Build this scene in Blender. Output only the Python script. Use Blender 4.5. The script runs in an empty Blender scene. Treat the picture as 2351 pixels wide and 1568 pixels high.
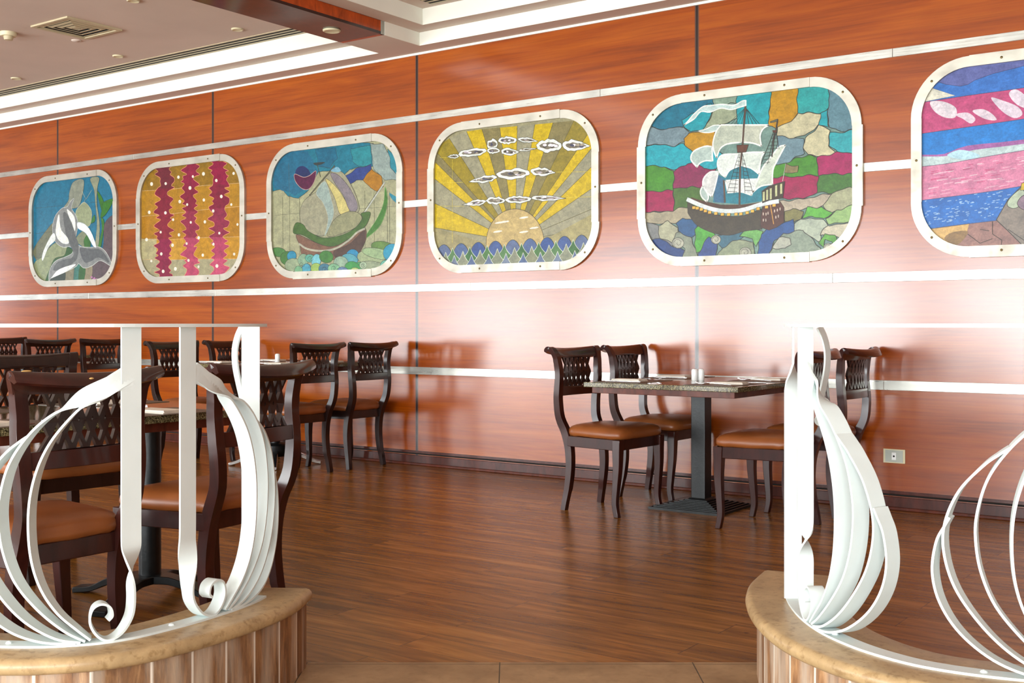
import bpy, bmesh, math, random
from mathutils import Vector, Matrix
from math import pi, sin, cos, atan2, sqrt, radians
random.seed(7)
scn = bpy.context.scene
col = scn.collection

# ------------------------------------------------------------------ camera
F_PX, H, V0, U0 = 2630.0, 1.06, 744.0, 1175.5
TH = atan2(3668.0, 2630.0)
RX, RY = sin(TH), cos(TH)          # camera right, in room axes (X along the panelled wall, Y towards it)
FX, FY = -cos(TH), sin(TH)         # camera forward
cam = bpy.data.cameras.new('camera')
cam.sensor_width = 36.0
cam.lens = F_PX / 2351.0 * 36.0
cam.shift_y = (V0 - 784.0) / 2351.0
cam.clip_start = 0.05
co = bpy.data.objects.new('camera', cam)
co.location = (0, 0, H)
co.rotation_euler = (pi / 2, 0, atan2(-FX, FY))
col.objects.link(co)
scn.camera = co

# ------------------------------------------------------------------ light + exposure
scn.view_settings.view_transform = 'Standard'
scn.view_settings.look = 'None'
scn.view_settings.gamma = 1.0
scn.view_settings.use_curve_mapping = False
scn.view_settings.exposure = -0.08
W = bpy.data.worlds.new('sky'); scn.world = W
W.use_nodes = True
bg = W.node_tree.nodes['Background']
bg.inputs[0].default_value = (0.80, 0.90, 1.0, 1)
bg.inputs[1].default_value = 4.0
WALL_Y = 6.6
BACK_Y = -5.0
LEFT_X, RIGHT_X = -19.0, 5.2


def window_light(name, x0, x1, z0, z1, y, radiance, color):
    """daylight entering through a real opening of the window wall"""
    L = bpy.data.lights.new(name, 'AREA')
    L.shape = 'RECTANGLE'
    L.size = x1 - x0; L.size_y = z1 - z0
    L.energy = radiance * (x1 - x0) * (z1 - z0) * pi / 1.0 / 1.0 * 0.25 * 4
    L.color = color
    o = bpy.data.objects.new(name, L)
    o.location = ((x0 + x1) / 2, y, (z0 + z1) / 2)
    o.rotation_euler = (pi / 2, 0, 0)
    # area lights shine along local -Z ; rotate so -Z -> +Y
    col.objects.link(o)
    return o


SILL, HEAD = .08, 2.85
OPENINGS = []
_x = RIGHT_X - 0.5
while _x > LEFT_X + 3:
    OPENINGS.append((_x - 3.0, _x)); _x -= 3.35
for i, (a, b) in enumerate(OPENINGS):
    cx = (a + b) / 2
    rad = 17.5 if cx > -7 else (16.0 if cx > -11 else (14.0 if cx > -14 else 8.0))
    # lower band strong, upper band dimmed: split added to shape the panelling's glare
    window_light('window_daylight', a + .03, b - .03, SILL + .02, 1.85, BACK_Y - 0.25, rad, (0.97, 1.0, 0.985))
    window_light('window_daylight', a + .03, b - .03, 1.87, HEAD - .02, BACK_Y - 0.25, rad * .45, (0.94, 0.98, 1.0))
# one window in the left end wall
_l = window_light('side_window_daylight', -1.6, 1.6, .9, 2.6, 0, 9.0, (.86, .93, 1.0))
_l.location = (LEFT_X - .06, 4.3, 1.75); _l.rotation_euler = (pi / 2, 0, -pi / 2)


# ------------------------------------------------------------------ helpers
def lin(c):
    return tuple(((v / 255) / 12.92 if v / 255 <= .04045 else ((v / 255 + .055) / 1.055) ** 2.4) for v in c)


def proj_plane_y(u, v, Y):
    r = (u - U0) / F_PX
    dx, dy, dz = FX + RX * r, FY + RY * r, -(v - V0) / F_PX
    t = Y / dy
    return (t * dx, H + t * dz)


def cw(r, d):
    """(sideways, ahead) from the entrance to room axes"""
    return (r * RX + d * FX, r * RY + d * FY)


class NT:
    def __init__(s, name):
        s.m = bpy.data.materials.new(name); s.m.use_nodes = True
        s.n = s.m.node_tree.nodes; s.l = s.m.node_tree.links
        s.b = s.n['Principled BSDF']

    def add(s, t, **k):
        n = s.n.new(t)
        for a, b in k.items():
            if a in ('inp',):
                for q, w in b.items(): n.inputs[q].default_value = w
            else: setattr(n, a, b)
        return n

    def link(s, a, b): s.l.new(a, b)

    def coords(s, scale=(1, 1, 1), out='Object', rot=(0, 0, 0)):
        tc = s.add('ShaderNodeTexCoord'); mp = s.add('ShaderNodeMapping')
        mp.inputs['Scale'].default_value = scale; mp.inputs['Rotation'].default_value = rot
        s.link(tc.outputs[out], mp.inputs[0]); return mp.outputs[0]

    def noise(s, vec, scale=5, detail=4, rough=.5, dist=0):
        n = s.add('ShaderNodeTexNoise')
        n.inputs['Scale'].default_value = scale; n.inputs['Detail'].default_value = detail
        n.inputs['Roughness'].default_value = rough; n.inputs['Distortion'].default_value = dist
        s.link(vec, n.inputs['Vector']); return n.outputs['Fac']

    def ramp(s, fac, stops):
        r = s.add('ShaderNodeValToRGB'); e = r.color_ramp.elements
        while len(e) < len(stops): e.new(0.5)
        for i, (p, c) in enumerate(stops):
            e[i].position = p; e[i].color = (*lin(c), 1) if max(c) > 2 else (*c, 1)
        s.link(fac, r.inputs[0]); return r.outputs[0]

    def mix(s, a, b, fac, mode='MIX'):
        m = s.add('ShaderNodeMix', data_type='RGBA', blend_type=mode)
        for sock, val in ((m.inputs[0], fac), (m.inputs[6], a), (m.inputs[7], b)):
            if hasattr(val, 'is_linked') or hasattr(val, 'links'): s.link(val, sock)
            else: sock.default_value = val if not isinstance(val, tuple) else ((*val, 1) if len(val) == 3 else val)
        return m.outputs[2]

    def bump(s, h, strength=.2, dist=.01):
        b = s.add('ShaderNodeBump'); b.inputs['Strength'].default_value = strength
        b.inputs['Distance'].default_value = dist
        s.link(h, b.inputs['Height']); s.link(b.outputs[0], s.b.inputs['Normal'])

    def set(s, **k):
        for a, v in k.items(): s.b.inputs[a.replace('_', ' ')].default_value = v


def simple(name, c, rough=.5, metal=0, noise=0.06, nscale=8, coat=0, coat_r=.1, spec=.5, bumpk=0, bscale=60):
    t = NT(name)
    c1 = lin(c)
    v = t.coords()
    f = t.noise(v, nscale, 4)
    a = tuple(max(0, x * (1 - noise * 2)) for x in c1); b = tuple(min(1, x * (1 + noise * 2)) for x in c1)
    t.link(t.ramp(f, [(.3, a), (.7, b)]), t.b.inputs['Base Color'])
    t.set(Roughness=rough, Metallic=metal)
    t.b.inputs['Specular IOR Level'].default_value = spec
    if coat: t.b.inputs['Coat Weight'].default_value = coat; t.b.inputs['Coat Roughness'].default_value = coat_r
    if bumpk: t.bump(t.noise(t.coords(), bscale, 3), bumpk, .002)
    return t.m


M = {}


def m_wall():
    t = NT('varnished_mahogany')
    v = t.coords((.35, 1, 5))
    n1 = t.noise(v, 2.2, 8, .6, .6)
    n2 = t.noise(t.coords((.9, 1, 42)), 2.0, 6, .65, .3)
    n3 = t.noise(t.coords((.5, 1, .8)), 1.6, 3)
    c = t.ramp(n1, [(.28, (126, 52, 2)), (.5, (156, 70, 2)), (.72, (176, 88, 6))])
    g = t.ramp(n2, [(.3, (.68, .62, .58)), (.55, (1, 1, 1)), (.8, (1.0, 1.0, 1.0))])
    c = t.mix(c, g, .8, 'MULTIPLY')
    g3 = t.ramp(n3, [(.3, (.80, .76, .72)), (.65, (1, 1, 1))])
    c = t.mix(c, g3, .5, 'MULTIPLY')
    # vertical joints every 2.33 m
    tc = t.add('ShaderNodeTexCoord'); sp = t.add('ShaderNodeSeparateXYZ'); t.link(tc.outputs['Object'], sp.inputs[0])
    ad = t.add('ShaderNodeMath', operation='ADD', inp={1: 5.615 + 2.328 * 10}); t.link(sp.outputs[0], ad.inputs[0])
    dv = t.add('ShaderNodeMath', operation='DIVIDE', inp={1: 2.328}); t.link(ad.outputs[0], dv.inputs[0])
    fr = t.add('ShaderNodeMath', operation='FRACT'); t.link(dv.outputs[0], fr.inputs[0])
    pp = t.add('ShaderNodeMath', operation='PINGPONG', inp={1: .5}); t.link(fr.outputs[0], pp.inputs[0])
    lt = t.add('ShaderNodeMath', operation='LESS_THAN', inp={1: .0030}); t.link(pp.outputs[0], lt.inputs[0])
    lt2 = t.add('ShaderNodeMath', operation='LESS_THAN', inp={1: .0062}); t.link(pp.outputs[0], lt2.inputs[0])
    c = t.mix(c, (.10, .045, .03), lt2.outputs[0])
    c = t.mix(c, (.012, .008, .008), lt.outputs[0])
    # board tone per panel
    fl = t.add('ShaderNodeMath', operation='FLOOR'); t.link(dv.outputs[0], fl.inputs[0])
    t.link(c, t.b.inputs['Base Color'])
    t.set(Roughness=.36)
    t.b.inputs['Specular IOR Level'].default_value = .10
    t.b.inputs['Coat Weight'].default_value = 1.0
    t.b.inputs['Coat Roughness'].default_value = .18
    t.b.inputs['Coat IOR'].default_value = 1.66
    hb = t.noise(t.coords((1.2, 1, 14)), 3, 5)
    t.bump(hb, .05, .004)
    return t.m


def m_floor():
    t = NT('plank_floor')
    v = t.coords()
    br = t.add('ShaderNodeTexBrick'); br.offset = .37
    for k, w in dict(Scale=1.0).items(): br.inputs[k].default_value = w
    br.inputs['Brick Width'].default_value = 1.25; br.inputs['Row Height'].default_value = .15
    br.inputs['Mortar Size'].default_value = .0012; br.inputs['Color1'].default_value = (0, 0, 0, 1)
    br.inputs['Color2'].default_value = (1, 1, 1, 1); br.inputs['Mortar'].default_value = (.5, .5, .5, 1)
    t.link(v, br.inputs[0])
    # shift grain per plank
    wv = t.coords((1.0, 10, 1))
    ad = t.add('ShaderNodeVectorMath', operation='MULTIPLY_ADD')
    t.link(br.outputs['Color'], ad.inputs[0]); ad.inputs[1].default_value = (7, 11, 3); t.link(wv, ad.inputs[2])
    n1 = t.noise(ad.outputs[0], 1.7, 7, .62, .8)
    n2 = t.noise(ad.outputs[0], 3.6, 6, .62)
    c = t.ramp(n1, [(.22, (82, 50, 18)), (.42, (138, 90, 36)), (.58, (168, 112, 48)), (.8, (200, 142, 70))])
    g = t.ramp(n2, [(.3, (.6, .56, .52)), (.5, (1, 1, 1)), (.8, (1, 1, 1))])
    c = t.mix(c, g, .8, 'MULTIPLY')
    bb = t.add('ShaderNodeSeparateColor'); t.link(br.outputs['Color'], bb.inputs[0])
    pl = t.ramp(bb.outputs[0], [(0, (.70, .67, .64)), (1, (1, 1, 1))])
    c = t.mix(c, pl, 1.0, 'MULTIPLY')
    kn = t.noise(t.coords((9, 26, 1)), 1.4, 3)
    c = t.mix(c, (.035, .016, .008), t.ramp(kn, [(.70, (0, 0, 0)), (.76, (.7, .7, .7))]))
    c = t.mix(c, (.04, .02, .01), br.outputs['Fac'])
    t.link(c, t.b.inputs['Base Color'])
    t.set(Roughness=.27)
    t.b.inputs['Specular IOR Level'].default_value = .34
    t.bump(n2, .012, .002)
    return t.m


def m_granite():
    t = NT('speckled_granite')
    v = t.coords()
    n = t.noise(v, 190, 4, .7)
    n2 = t.noise(v, 70, 3, .6)
    c = t.ramp(n, [(.38, (18, 17, 14)), (.46, (78, 72, 50)), (.56, (128, 120, 86)), (.68, (186, 176, 132))])
    c = t.mix(c, t.ramp(n2, [(.4, (.55, .55, .5)), (.6, (1, 1, 1))]), .7, 'MULTIPLY')
    t.link(c, t.b.inputs['Base Color']); t.set(Roughness=.09)
    return t.m


def m_mat():
    t = NT('woven_placemat')
    v = t.coords()
    w = t.add('ShaderNodeTexWave', wave_type='BANDS', bands_direction='X'); w.inputs['Scale'].default_value = 90
    w2 = t.add('ShaderNodeTexWave', wave_type='BANDS', bands_direction='Y'); w2.inputs['Scale'].default_value = 90
    t.link(v, w.inputs[0]); t.link(v, w2.inputs[0])
    m = t.mix(w.outputs[0], w2.outputs[0], .5)
    c = t.ramp(m, [(.2, (40, 32, 26)), (.8, (108, 92, 72))])
    t.link(c, t.b.inputs['Base Color']); t.set(Roughness=.45)
    return t.m


def m_stone():
    t = NT('honed_stone_cap')
    v = t.coords()
    n = t.noise(v, 7, 8, .7, .3)
    n2 = t.noise(v, 45, 4, .6)
    c = t.ramp(n, [(.3, (150, 124, 88)), (.55, (180, 152, 110)), (.75, (204, 174, 128))])
    c = t.mix(c, t.ramp(n2, [(.36, (.6, .52, .42)), (.46, (1, 1, 1))]), .6, 'MULTIPLY')
    t.link(c, t.b.inputs['Base Color']); t.set(Roughness=.38)
    t.bump(n2, .08, .002)
    return t.m


def m_cladding():
    t = NT('limewashed_planks')
    uv = t.add('ShaderNodeUVMap'); sp = t.add('ShaderNodeSeparateXYZ'); t.link(uv.outputs[0], sp.inputs[0])
    dv = t.add('ShaderNodeMath', operation='DIVIDE', inp={1: .105}); t.link(sp.outputs[0], dv.inputs[0])
    fr = t.add('ShaderNodeMath', operation='FRACT'); t.link(dv.outputs[0], fr.inputs[0])
    pp = t.add('ShaderNodeMath', operation='PINGPONG', inp={1: .5}); t.link(fr.outputs[0], pp.inputs[0])
    fl = t.add('ShaderNodeMath', operation='FLOOR'); t.link(dv.outputs[0], fl.inputs[0])
    wn = t.add('ShaderNodeTexWhiteNoise', noise_dimensions='1D'); t.link(fl.outputs[0], wn.inputs['W'])
    mp = t.add('ShaderNodeMapping'); mp.inputs['Scale'].default_value = (30, 3.2, 1); t.link(uv.outputs[0], mp.inputs[0])
    ad = t.add('ShaderNodeVectorMath', operation='MULTIPLY_ADD')
    t.link(wn.outputs['Color'], ad.inputs[0]); ad.inputs[1].default_value = (9, 9, 9); t.link(mp.outputs[0], ad.inputs[2])
    n = t.noise(ad.outputs[0], 1.3, 7, .65, 1.2)
    n2 = t.noise(ad.outputs[0], 7.5, 6, .7)
    c = t.ramp(n, [(.28, (92, 60, 34)), (.5, (146, 100, 58)), (.7, (186, 140, 92))])
    c = t.mix(c, t.ramp(n2, [(.35, (.6, .55, .5)), (.55, (1, 1, 1))]), .8, 'MULTIPLY')
    c = t.mix(c, t.ramp(wn.outputs['Value'], [(0, (.75, .73, .7)), (1, (1, 1, 1))]), 1, 'MULTIPLY')
    ww = t.noise(ad.outputs[0], .7, 3)
    c = t.mix(c, lin((206, 192, 172)), t.ramp(ww, [(.42, (.04, .04, .04)), (.70, (.62, .62, .62))]))
    e = t.ramp(pp.outputs[0], [(.0, (1, 1, 1)), (.022, (1, 1, 1)), (.04, (0, 0, 0))])
    c = t.mix(c, lin((214, 202, 186)), e)
    t.link(c, t.b.inputs['Base Color']); t.set(Roughness=.6)
    t.bump(n2, .25, .003)
    return t.m


def m_steel(name, c=(205, 205, 196), rough=.3, sc=(2, 1, 60)):
    t = NT(name)
    n = t.noise(t.coords(sc), 2.2, 5, .6)
    n2 = t.noise(t.coords((1.5, 1, 3)), 3, 4)
    a = lin(c)
    cc = t.ramp(n2, [(.3, tuple(x * .72 for x in a)), (.65, a)])
    t.link(cc, t.b.inputs['Base Color']); t.set(Roughness=rough, Metallic=.75)
    t.link(t.ramp(n, [(.3, (rough * .8,) * 3), (.7, (rough * 1.5,) * 3)]), t.b.inputs['Roughness'])
    return t.m


def m_chair(name, c, coat=.7):
    t = NT(name)
    v = t.coords((3, 3, 1))
    n = t.noise(v, 6, 6, .6, .8)
    a = lin(c)
    cc = t.ramp(n, [(.3, tuple(x * .6 for x in a)), (.7, tuple(x * 1.35 for x in a))])
    t.link(cc, t.b.inputs['Base Color']); t.set(Roughness=.5)
    t.b.inputs['Specular IOR Level'].default_value = .15
    t.b.inputs['Coat Weight'].default_value = coat; t.b.inputs['Coat Roughness'].default_value = .14
    return t.m


def m_leather():
    t = NT('tan_leather')
    v = t.coords()
    n = t.noise(v, 5, 4)
    c = t.ramp(n, [(.3, (124, 68, 30)), (.7, (150, 86, 42))])
    t.link(c, t.b.inputs['Base Color']); t.set(Roughness=.36)
    vo = t.add('ShaderNodeTexVoronoi'); vo.inputs['Scale'].default_value = 380; t.link(v, vo.inputs['Vector'])
    t.bump(vo.outputs['Distance'], .12, .001)
    return t.m


def m_paint():
    t = NT('painted_glass')
    at = t.add('ShaderNodeVertexColor'); at.layer_name = 'paint'
    n = t.noise(t.coords((1, 1, 1.3)), 16, 7, .75, .5)
    n2 = t.noise(t.coords((2.5, 1, 2.5)), 34, 5, .75)
    g = t.ramp(n, [(.30, (.52, .55, .58)), (.5, (.86, .86, .86)), (.70, (1.22, 1.22, 1.18))])
    c = t.mix(at.outputs[0], g, .85, 'MULTIPLY')
    g2 = t.ramp(n2, [(.35, (.72, .74, .76)), (.65, (1.18, 1.18, 1.15))])
    c = t.mix(c, g2, .6, 'MULTIPLY')
    t.link(c, t.b.inputs['Base Color']); t.set(Roughness=.34)
    t.b.inputs['Specular IOR Level'].default_value = .3
    t.bump(n, .25, .002)
    return t.m


M['wall'] = m_wall(); M['floor'] = m_floor(); M['granite'] = m_granite(); M['mat'] = m_mat()
M['stone'] = m_stone(); M['clad'] = m_cladding(); M['strip'] = m_steel('brushed_steel_strip')
M['frame'] = m_steel('aluminium_frame', (198, 194, 180), .42, (3, 1, 3))
M['screw'] = simple('brass_screw', (96, 80, 48), .4, .8)
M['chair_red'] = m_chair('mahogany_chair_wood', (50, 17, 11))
M['chair_dark'] = m_chair('dark_stained_chair_wood', (34, 16, 12))
M['leather'] = m_leather(); M['paint'] = m_paint()
M['apron'] = m_chair('table_apron_wood', (88, 40, 26), .3)
M['black'] = simple('black_cast_iron', (22, 25, 26), .36, .3, .15, 30, bumpk=.2, bscale=120)
M['white'] = simple('white_painted_iron', (218, 228, 226), .42, 0, .03, 5, bumpk=.12, bscale=40)
M['ceil'] = simple('taupe_ceiling_paint', (214, 198, 184), .85, 0, .02, 2)
M['cove'] = simple('white_cove_paint', (236, 236, 224), .8, 0, .015, 2)
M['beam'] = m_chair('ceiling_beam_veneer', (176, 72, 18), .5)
M['skirt'] = m_chair('skirting_wood', (72, 30, 20), .7)
def m_tile():
    t = NT('beige_limestone_tile')
    v = t.coords(); n = t.noise(v, 5, 6, .6); n2 = t.noise(v, 22, 5, .7)
    c = t.ramp(n, [(.3, (136, 106, 74)), (.7, (176, 144, 106))])
    c = t.mix(c, t.ramp(n2, [(.34, (.7, .66, .6)), (.5, (1, 1, 1))]), .6, 'MULTIPLY')
    sp = t.add('ShaderNodeSeparateXYZ'); t.link(t.coords((1, 1, 1), 'Object', (0, 0, atan2(-RY, RX))), sp.inputs[0])
    for ax, off, size in ((0, .562, .6), (1, 2.95, .6)):
        a = t.add('ShaderNodeMath', operation='SUBTRACT', inp={1: off - 30 * size}); t.link(sp.outputs[ax], a.inputs[0])
        d = t.add('ShaderNodeMath', operation='DIVIDE', inp={1: size}); t.link(a.outputs[0], d.inputs[0])
        f = t.add('ShaderNodeMath', operation='FRACT'); t.link(d.outputs[0], f.inputs[0])
        p = t.add('ShaderNodeMath', operation='PINGPONG', inp={1: .5}); t.link(f.outputs[0], p.inputs[0])
        l = t.add('ShaderNodeMath', operation='LESS_THAN', inp={1: .0028}); t.link(p.outputs[0], l.inputs[0])
        c = t.mix(c, (.05, .035, .02), l.outputs[0])
    t.link(c, t.b.inputs['Base Color']); t.set(Roughness=.5)
    return t.m


M['tile'] = m_tile()
M['vent'] = simple('cream_vent_metal', (196, 184, 150), .5, 0, .05)
M['slot'] = simple('dark_gap', (28, 24, 20), .9)
M['cream'] = simple('cream_plastic', (216, 208, 172), .45)
M['porcelain'] = simple('white_porcelain', (238, 240, 238), .15)
M['napkin'] = simple('white_paper_napkin', (226, 218, 204), .9, 0, .05, 20)
M['cutlery'] = simple('polished_cutlery', (200, 200, 200), .16, 1.0, .02)
M['plaster'] = simple('brown_wall_finish', (112, 72, 50), .9)
M['lens'] = simple('lamp_glass', (230, 226, 210), .3)
M['raw'] = simple('bare_chipped_wood', (214, 170, 104), .7)
M['plate'] = simple('grey_socket_plate', (168, 172, 162), .35, .3)


def link(o): col.objects.link(o); return o


def mesh_obj(name, verts, faces, mat, parent=None, smooth=False, bevel=0, seg=2, loc=None, autosmooth=None):
    me = bpy.data.meshes.new(name)
    me.from_pydata([tuple(v) for v in verts], [], faces)
    me.update()
    bm = bmesh.new(); bm.from_mesh(me); bmesh.ops.recalc_face_normals(bm, faces=bm.faces); bm.to_mesh(me); bm.free()
    if mat: me.materials.append(mat)
    if smooth:
        for p in me.polygons: p.use_smooth = True
        if autosmooth:
            me.set_sharp_from_angle(angle=radians(autosmooth))
    o = bpy.data.objects.new(name, me)
    if bevel:
        b = o.modifiers.new('bevel', 'BEVEL'); b.width = bevel; b.segments = seg; b.limit_method = 'ANGLE'
        b.angle_limit = radians(40)
    if loc: o.location = loc
    if parent: o.parent = parent
    return link(o)


def tag(o, label=None, cat=None, group=None, kind=None):
    if label: o['label'] = label
    if cat: o['category'] = cat
    if group: o['group'] = group
    if kind: o['kind'] = kind
    return o


def empty(name, loc, rz, label, cat, group=None):
    o = bpy.data.objects.new(name, None); o.location = loc; o.rotation_euler = (0, 0, rz)
    o.empty_display_size = .1
    link(o); return tag(o, label, cat, group)


class Geo:
    def __init__(s): s.v = []; s.f = []

    def box(s, x0, x1, y0, y1, z0, z1):
        n = len(s.v)
        s.v += [(x, y, z) for z in (z0, z1) for x, y in ((x0, y0), (x1, y0), (x1, y1), (x0, y1))]
        s.f += [tuple(n + i for i in q) for q in ((3, 2, 1, 0), (4, 5, 6, 7), (0, 1, 5, 4), (1, 2, 6, 5), (2, 3, 7, 6), (3, 0, 4, 7))]
        return s

    def loft(s, rings, close=True, cap=True):
        n = len(s.v); k = len(rings[0])
        for r in rings: s.v += [tuple(p) for p in r]
        for i in range(len(rings) - 1):
            for j in range(k if close else k - 1):
                a = n + i * k + j; b = n + i * k + (j + 1) % k
                s.f.append((a, b, b + k, a + k))
        if cap and close:
            s.f.append(tuple(n + j for j in range(k))[::-1])
            s.f.append(tuple(n + (len(rings) - 1) * k + j for j in range(k)))
        return s

    def lathe(s, prof, seg=24, c=(0, 0)):
        rings = [[(c[0] + r * cos(2 * pi * j / seg), c[1] + r * sin(2 * pi * j / seg), z) for j in range(seg)] for r, z in prof]
        return s.loft(rings)

    def obj(s, name, mat, parent=None, **k): return mesh_obj(name, s.v, s.f, mat, parent, **k)


def box(name, x0, x1, y0, y1, z0, z1, mat, parent=None, **k):
    return Geo().box(x0, x1, y0, y1, z0, z1).obj(name, mat, parent, **k)


def struct(o): o['kind'] = 'structure'; return o


def crom(P, n=6, closed=False):
    out = []; N = len(P)
    rng = range(N) if closed else range(N - 1)
    for i in rng:
        if closed: p0, p1, p2, p3 = P[(i - 1) % N], P[i], P[(i + 1) % N], P[(i + 2) % N]
        else:
            p1, p2 = P[i], P[i + 1]
            p0 = P[i - 1] if i else tuple(2 * a - b for a, b in zip(p1, p2))
            p3 = P[i + 2] if i + 2 < N else tuple(2 * b - a for a, b in zip(p1, p2))
        for k in range(n):
            t = k / n
            out.append(tuple(.5 * (2 * b + (c - a) * t + (2 * a - 5 * b + 4 * c - d) * t * t + (-a + 3 * b - 3 * c + d) * t ** 3)
                             for a, b, c, d in zip(p0, p1, p2, p3)))
    if not closed: out.append(tuple(P[-1]))
    return out


def copy_tree(o, parent=None):
    c = o.copy(); col.objects.link(c)
    if parent: c.parent = parent
    for ch in list(o.children): copy_tree(ch, c)
    return c


# ================================================================== ROOM SHELL
R2 = lambda *a: Vector(a)
fl = struct(box('floor', LEFT_X, RIGHT_X, BACK_Y, WALL_Y + .1, -.06, 0, M['floor']))
struct(box('wall_back', LEFT_X, RIGHT_X, WALL_Y, WALL_Y + .12, 0, 3.12, M['wall']))
g = Geo().box(LEFT_X - .12, LEFT_X, BACK_Y, 2.7, 0, 3.4).box(LEFT_X - .12, LEFT_X, 5.9, WALL_Y + .12, 0, 3.4).box(LEFT_X - .12, LEFT_X, 2.7, 5.9, 0, .9).box(LEFT_X - .12, LEFT_X, 2.7, 5.9, 2.6, 3.4)
struct(g.obj('wall_left', M['plaster']))
struct(box('wall_right', RIGHT_X, RIGHT_X + .12, BACK_Y, WALL_Y + .12, 0, 3.4, M['plaster']))
g = Geo().box(LEFT_X, RIGHT_X, BACK_Y - .18, BACK_Y, 0, SILL).box(LEFT_X, RIGHT_X, BACK_Y - .18, BACK_Y, HEAD, 3.4)
xs = sorted([v for ab in OPENINGS for v in ab]); xs = [LEFT_X] + xs + [RIGHT_X]
for a, b in zip(xs[::2], xs[1::2]): g.box(a, b, BACK_Y - .18, BACK_Y, SILL, HEAD)
struct(g.obj('wall_window_side', M['plaster']))
for i, (a, b) in enumerate(OPENINGS):
    g = Geo()
    for x in (a, (a + b) / 2 - .02, b - .04): g.box(x, x + .04, BACK_Y - .1, BACK_Y - .05, SILL, HEAD)
    g.box(a, b, BACK_Y - .1, BACK_Y - .05, SILL, SILL + .05).box(a, b, BACK_Y - .1, BACK_Y - .05, HEAD - .05, HEAD)
    struct(g.obj('window_%d' % (i + 1), M['cove']))

# ---- ceiling: soffit at 3.10, two white steps up to a taupe field at 3.31
SZ, CZ = 3.10, 3.31
struct(box('ceiling', LEFT_X, RIGHT_X, BACK_Y - .1, WALL_Y + .1, CZ, CZ + .06, M['ceil']))
TY = 6.43
BX0, BX1, BYE = -5.845, -5.445, 6.01
g = Geo()
g.box(LEFT_X, RIGHT_X, TY, WALL_Y, SZ, CZ)                        # strip along the panelled wall
g.box(BX0, BX1, BYE + .035, TY, SZ, CZ)                            # tab between the trays
g.box(LEFT_X, RIGHT_X, BACK_Y, -3.2, SZ, CZ)
struct(g.obj('ceiling_soffit', M['ceil'])); bpy.data.objects['ceiling_soffit'].name = 'trim_1'
# white risers of the two trays (thin plaster facings) and ledges
g = Geo()
for x0, x1 in ((LEFT_X, BX0), (BX1, RIGHT_X)):
    g.box(x0, x1, TY - .006, TY, SZ - .001, 3.195)
g.box(BX1, BX1 + .006, BYE + .035, TY, SZ - .001, 3.195)
struct(g.obj('trim_2', M['cove']))
g = Geo()
g.box(LEFT_X, BX0, 6.275, TY - .006, 3.195, CZ)
g.box(BX1 + .16, RIGHT_X, 6.275, TY - .006, 3.195, CZ)
g.box(BX1 + .006, BX1 + .16, -3.2, TY - .006, 3.195, CZ)
struct(g.obj('trim_3', M['ceil']))
g = Geo()
g.box(LEFT_X, BX0, 6.269, 6.275, 3.194, CZ)
g.box(BX1 + .166, RIGHT_X, 6.269, 6.275, 3.194, CZ)
g.box(BX1 + .16, BX1 + .166, -3.2, 6.275, 3.194, CZ)
struct(g.obj('trim_4', M['cove']))
# thin pale cornice bead along the top of the panelling
struct(box('trim_5', LEFT_X, RIGHT_X, WALL_Y - .012, WALL_Y, 3.085, 3.10, M['cove']))

bm_ = empty('ceiling_beam', ((BX0 + BX1) / 2, 1.4, SZ), 0, 'reddish brown wood-faced ceiling beam running out from between the two ceiling trays', 'beam')
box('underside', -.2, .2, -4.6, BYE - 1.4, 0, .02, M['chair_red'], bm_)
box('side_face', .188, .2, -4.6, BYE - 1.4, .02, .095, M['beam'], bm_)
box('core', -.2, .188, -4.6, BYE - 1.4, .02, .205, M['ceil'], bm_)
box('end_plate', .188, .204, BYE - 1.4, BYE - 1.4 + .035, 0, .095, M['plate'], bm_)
tag(box('end_lip', -.2, .2, BYE - 1.4, BYE - 1.4 + .034, 0, .03, M['beam'], bm_))


def downlight(x, y, z, r, label):
    o = empty('ceiling_downlight', (x, y, z), 0, label, 'ceiling light', 'recessed ceiling spotlights')
    Geo().lathe([(r * .7, -.001), (r, -.001), (r, -.007), (r * .86, -.012), (r * .7, -.008)], 28).obj('trim_ring', M['cream'], o, smooth=True, autosmooth=40)
    Geo().lathe([(.001, -.002), (r * .72, -.002), (r * .66, -.006), (.001, -.006)], 24).obj('lens', M['lens'], o, smooth=True, autosmooth=40)


downlight(-6.79, 5.875, CZ, .045, 'small recessed ceiling spotlight beside the slot vent, nearest the wooden beam')
downlight(-8.28, 5.88, CZ, .045, 'small recessed ceiling spotlight beside the slot vent, below right of the square vent')
downlight(-9.79, 5.87, CZ, .045, 'small recessed ceiling spotlight beside the slot vent, at the far left edge')
downlight(-6.77, 4.93, CZ, .045, 'small recessed ceiling spotlight cut by the top edge of the photo')
downlight(-5.648, 5.73, SZ, .062, 'round white spotlight set in the underside of the brown ceiling beam')


def slot_vent(x0, x1, y, label):
    o = empty('slot_vent', ((x0 + x1) / 2, y, CZ), 0, label, 'air vent')
    L = (x1 - x0) / 2
    g = Geo()
    for k in range(4): g.box(-L, L, -.085 + k * .05, -.085 + k * .05 + .018, -.004, 0)
    g.obj('frame', M['vent'], o)
    for k in range(3): box('slot', -L, L, -.067 + k * .05, -.035 + k * .05, -.0025, 0, M['slot'], o)


slot_vent(-17.5, -5.98, 6.17, 'long cream linear slot vent in the left ceiling field beside the white steps')
slot_vent(-5.15, .6, 6.13, 'linear slot vent in the right ceiling tray cut by the top of the photo')

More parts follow.
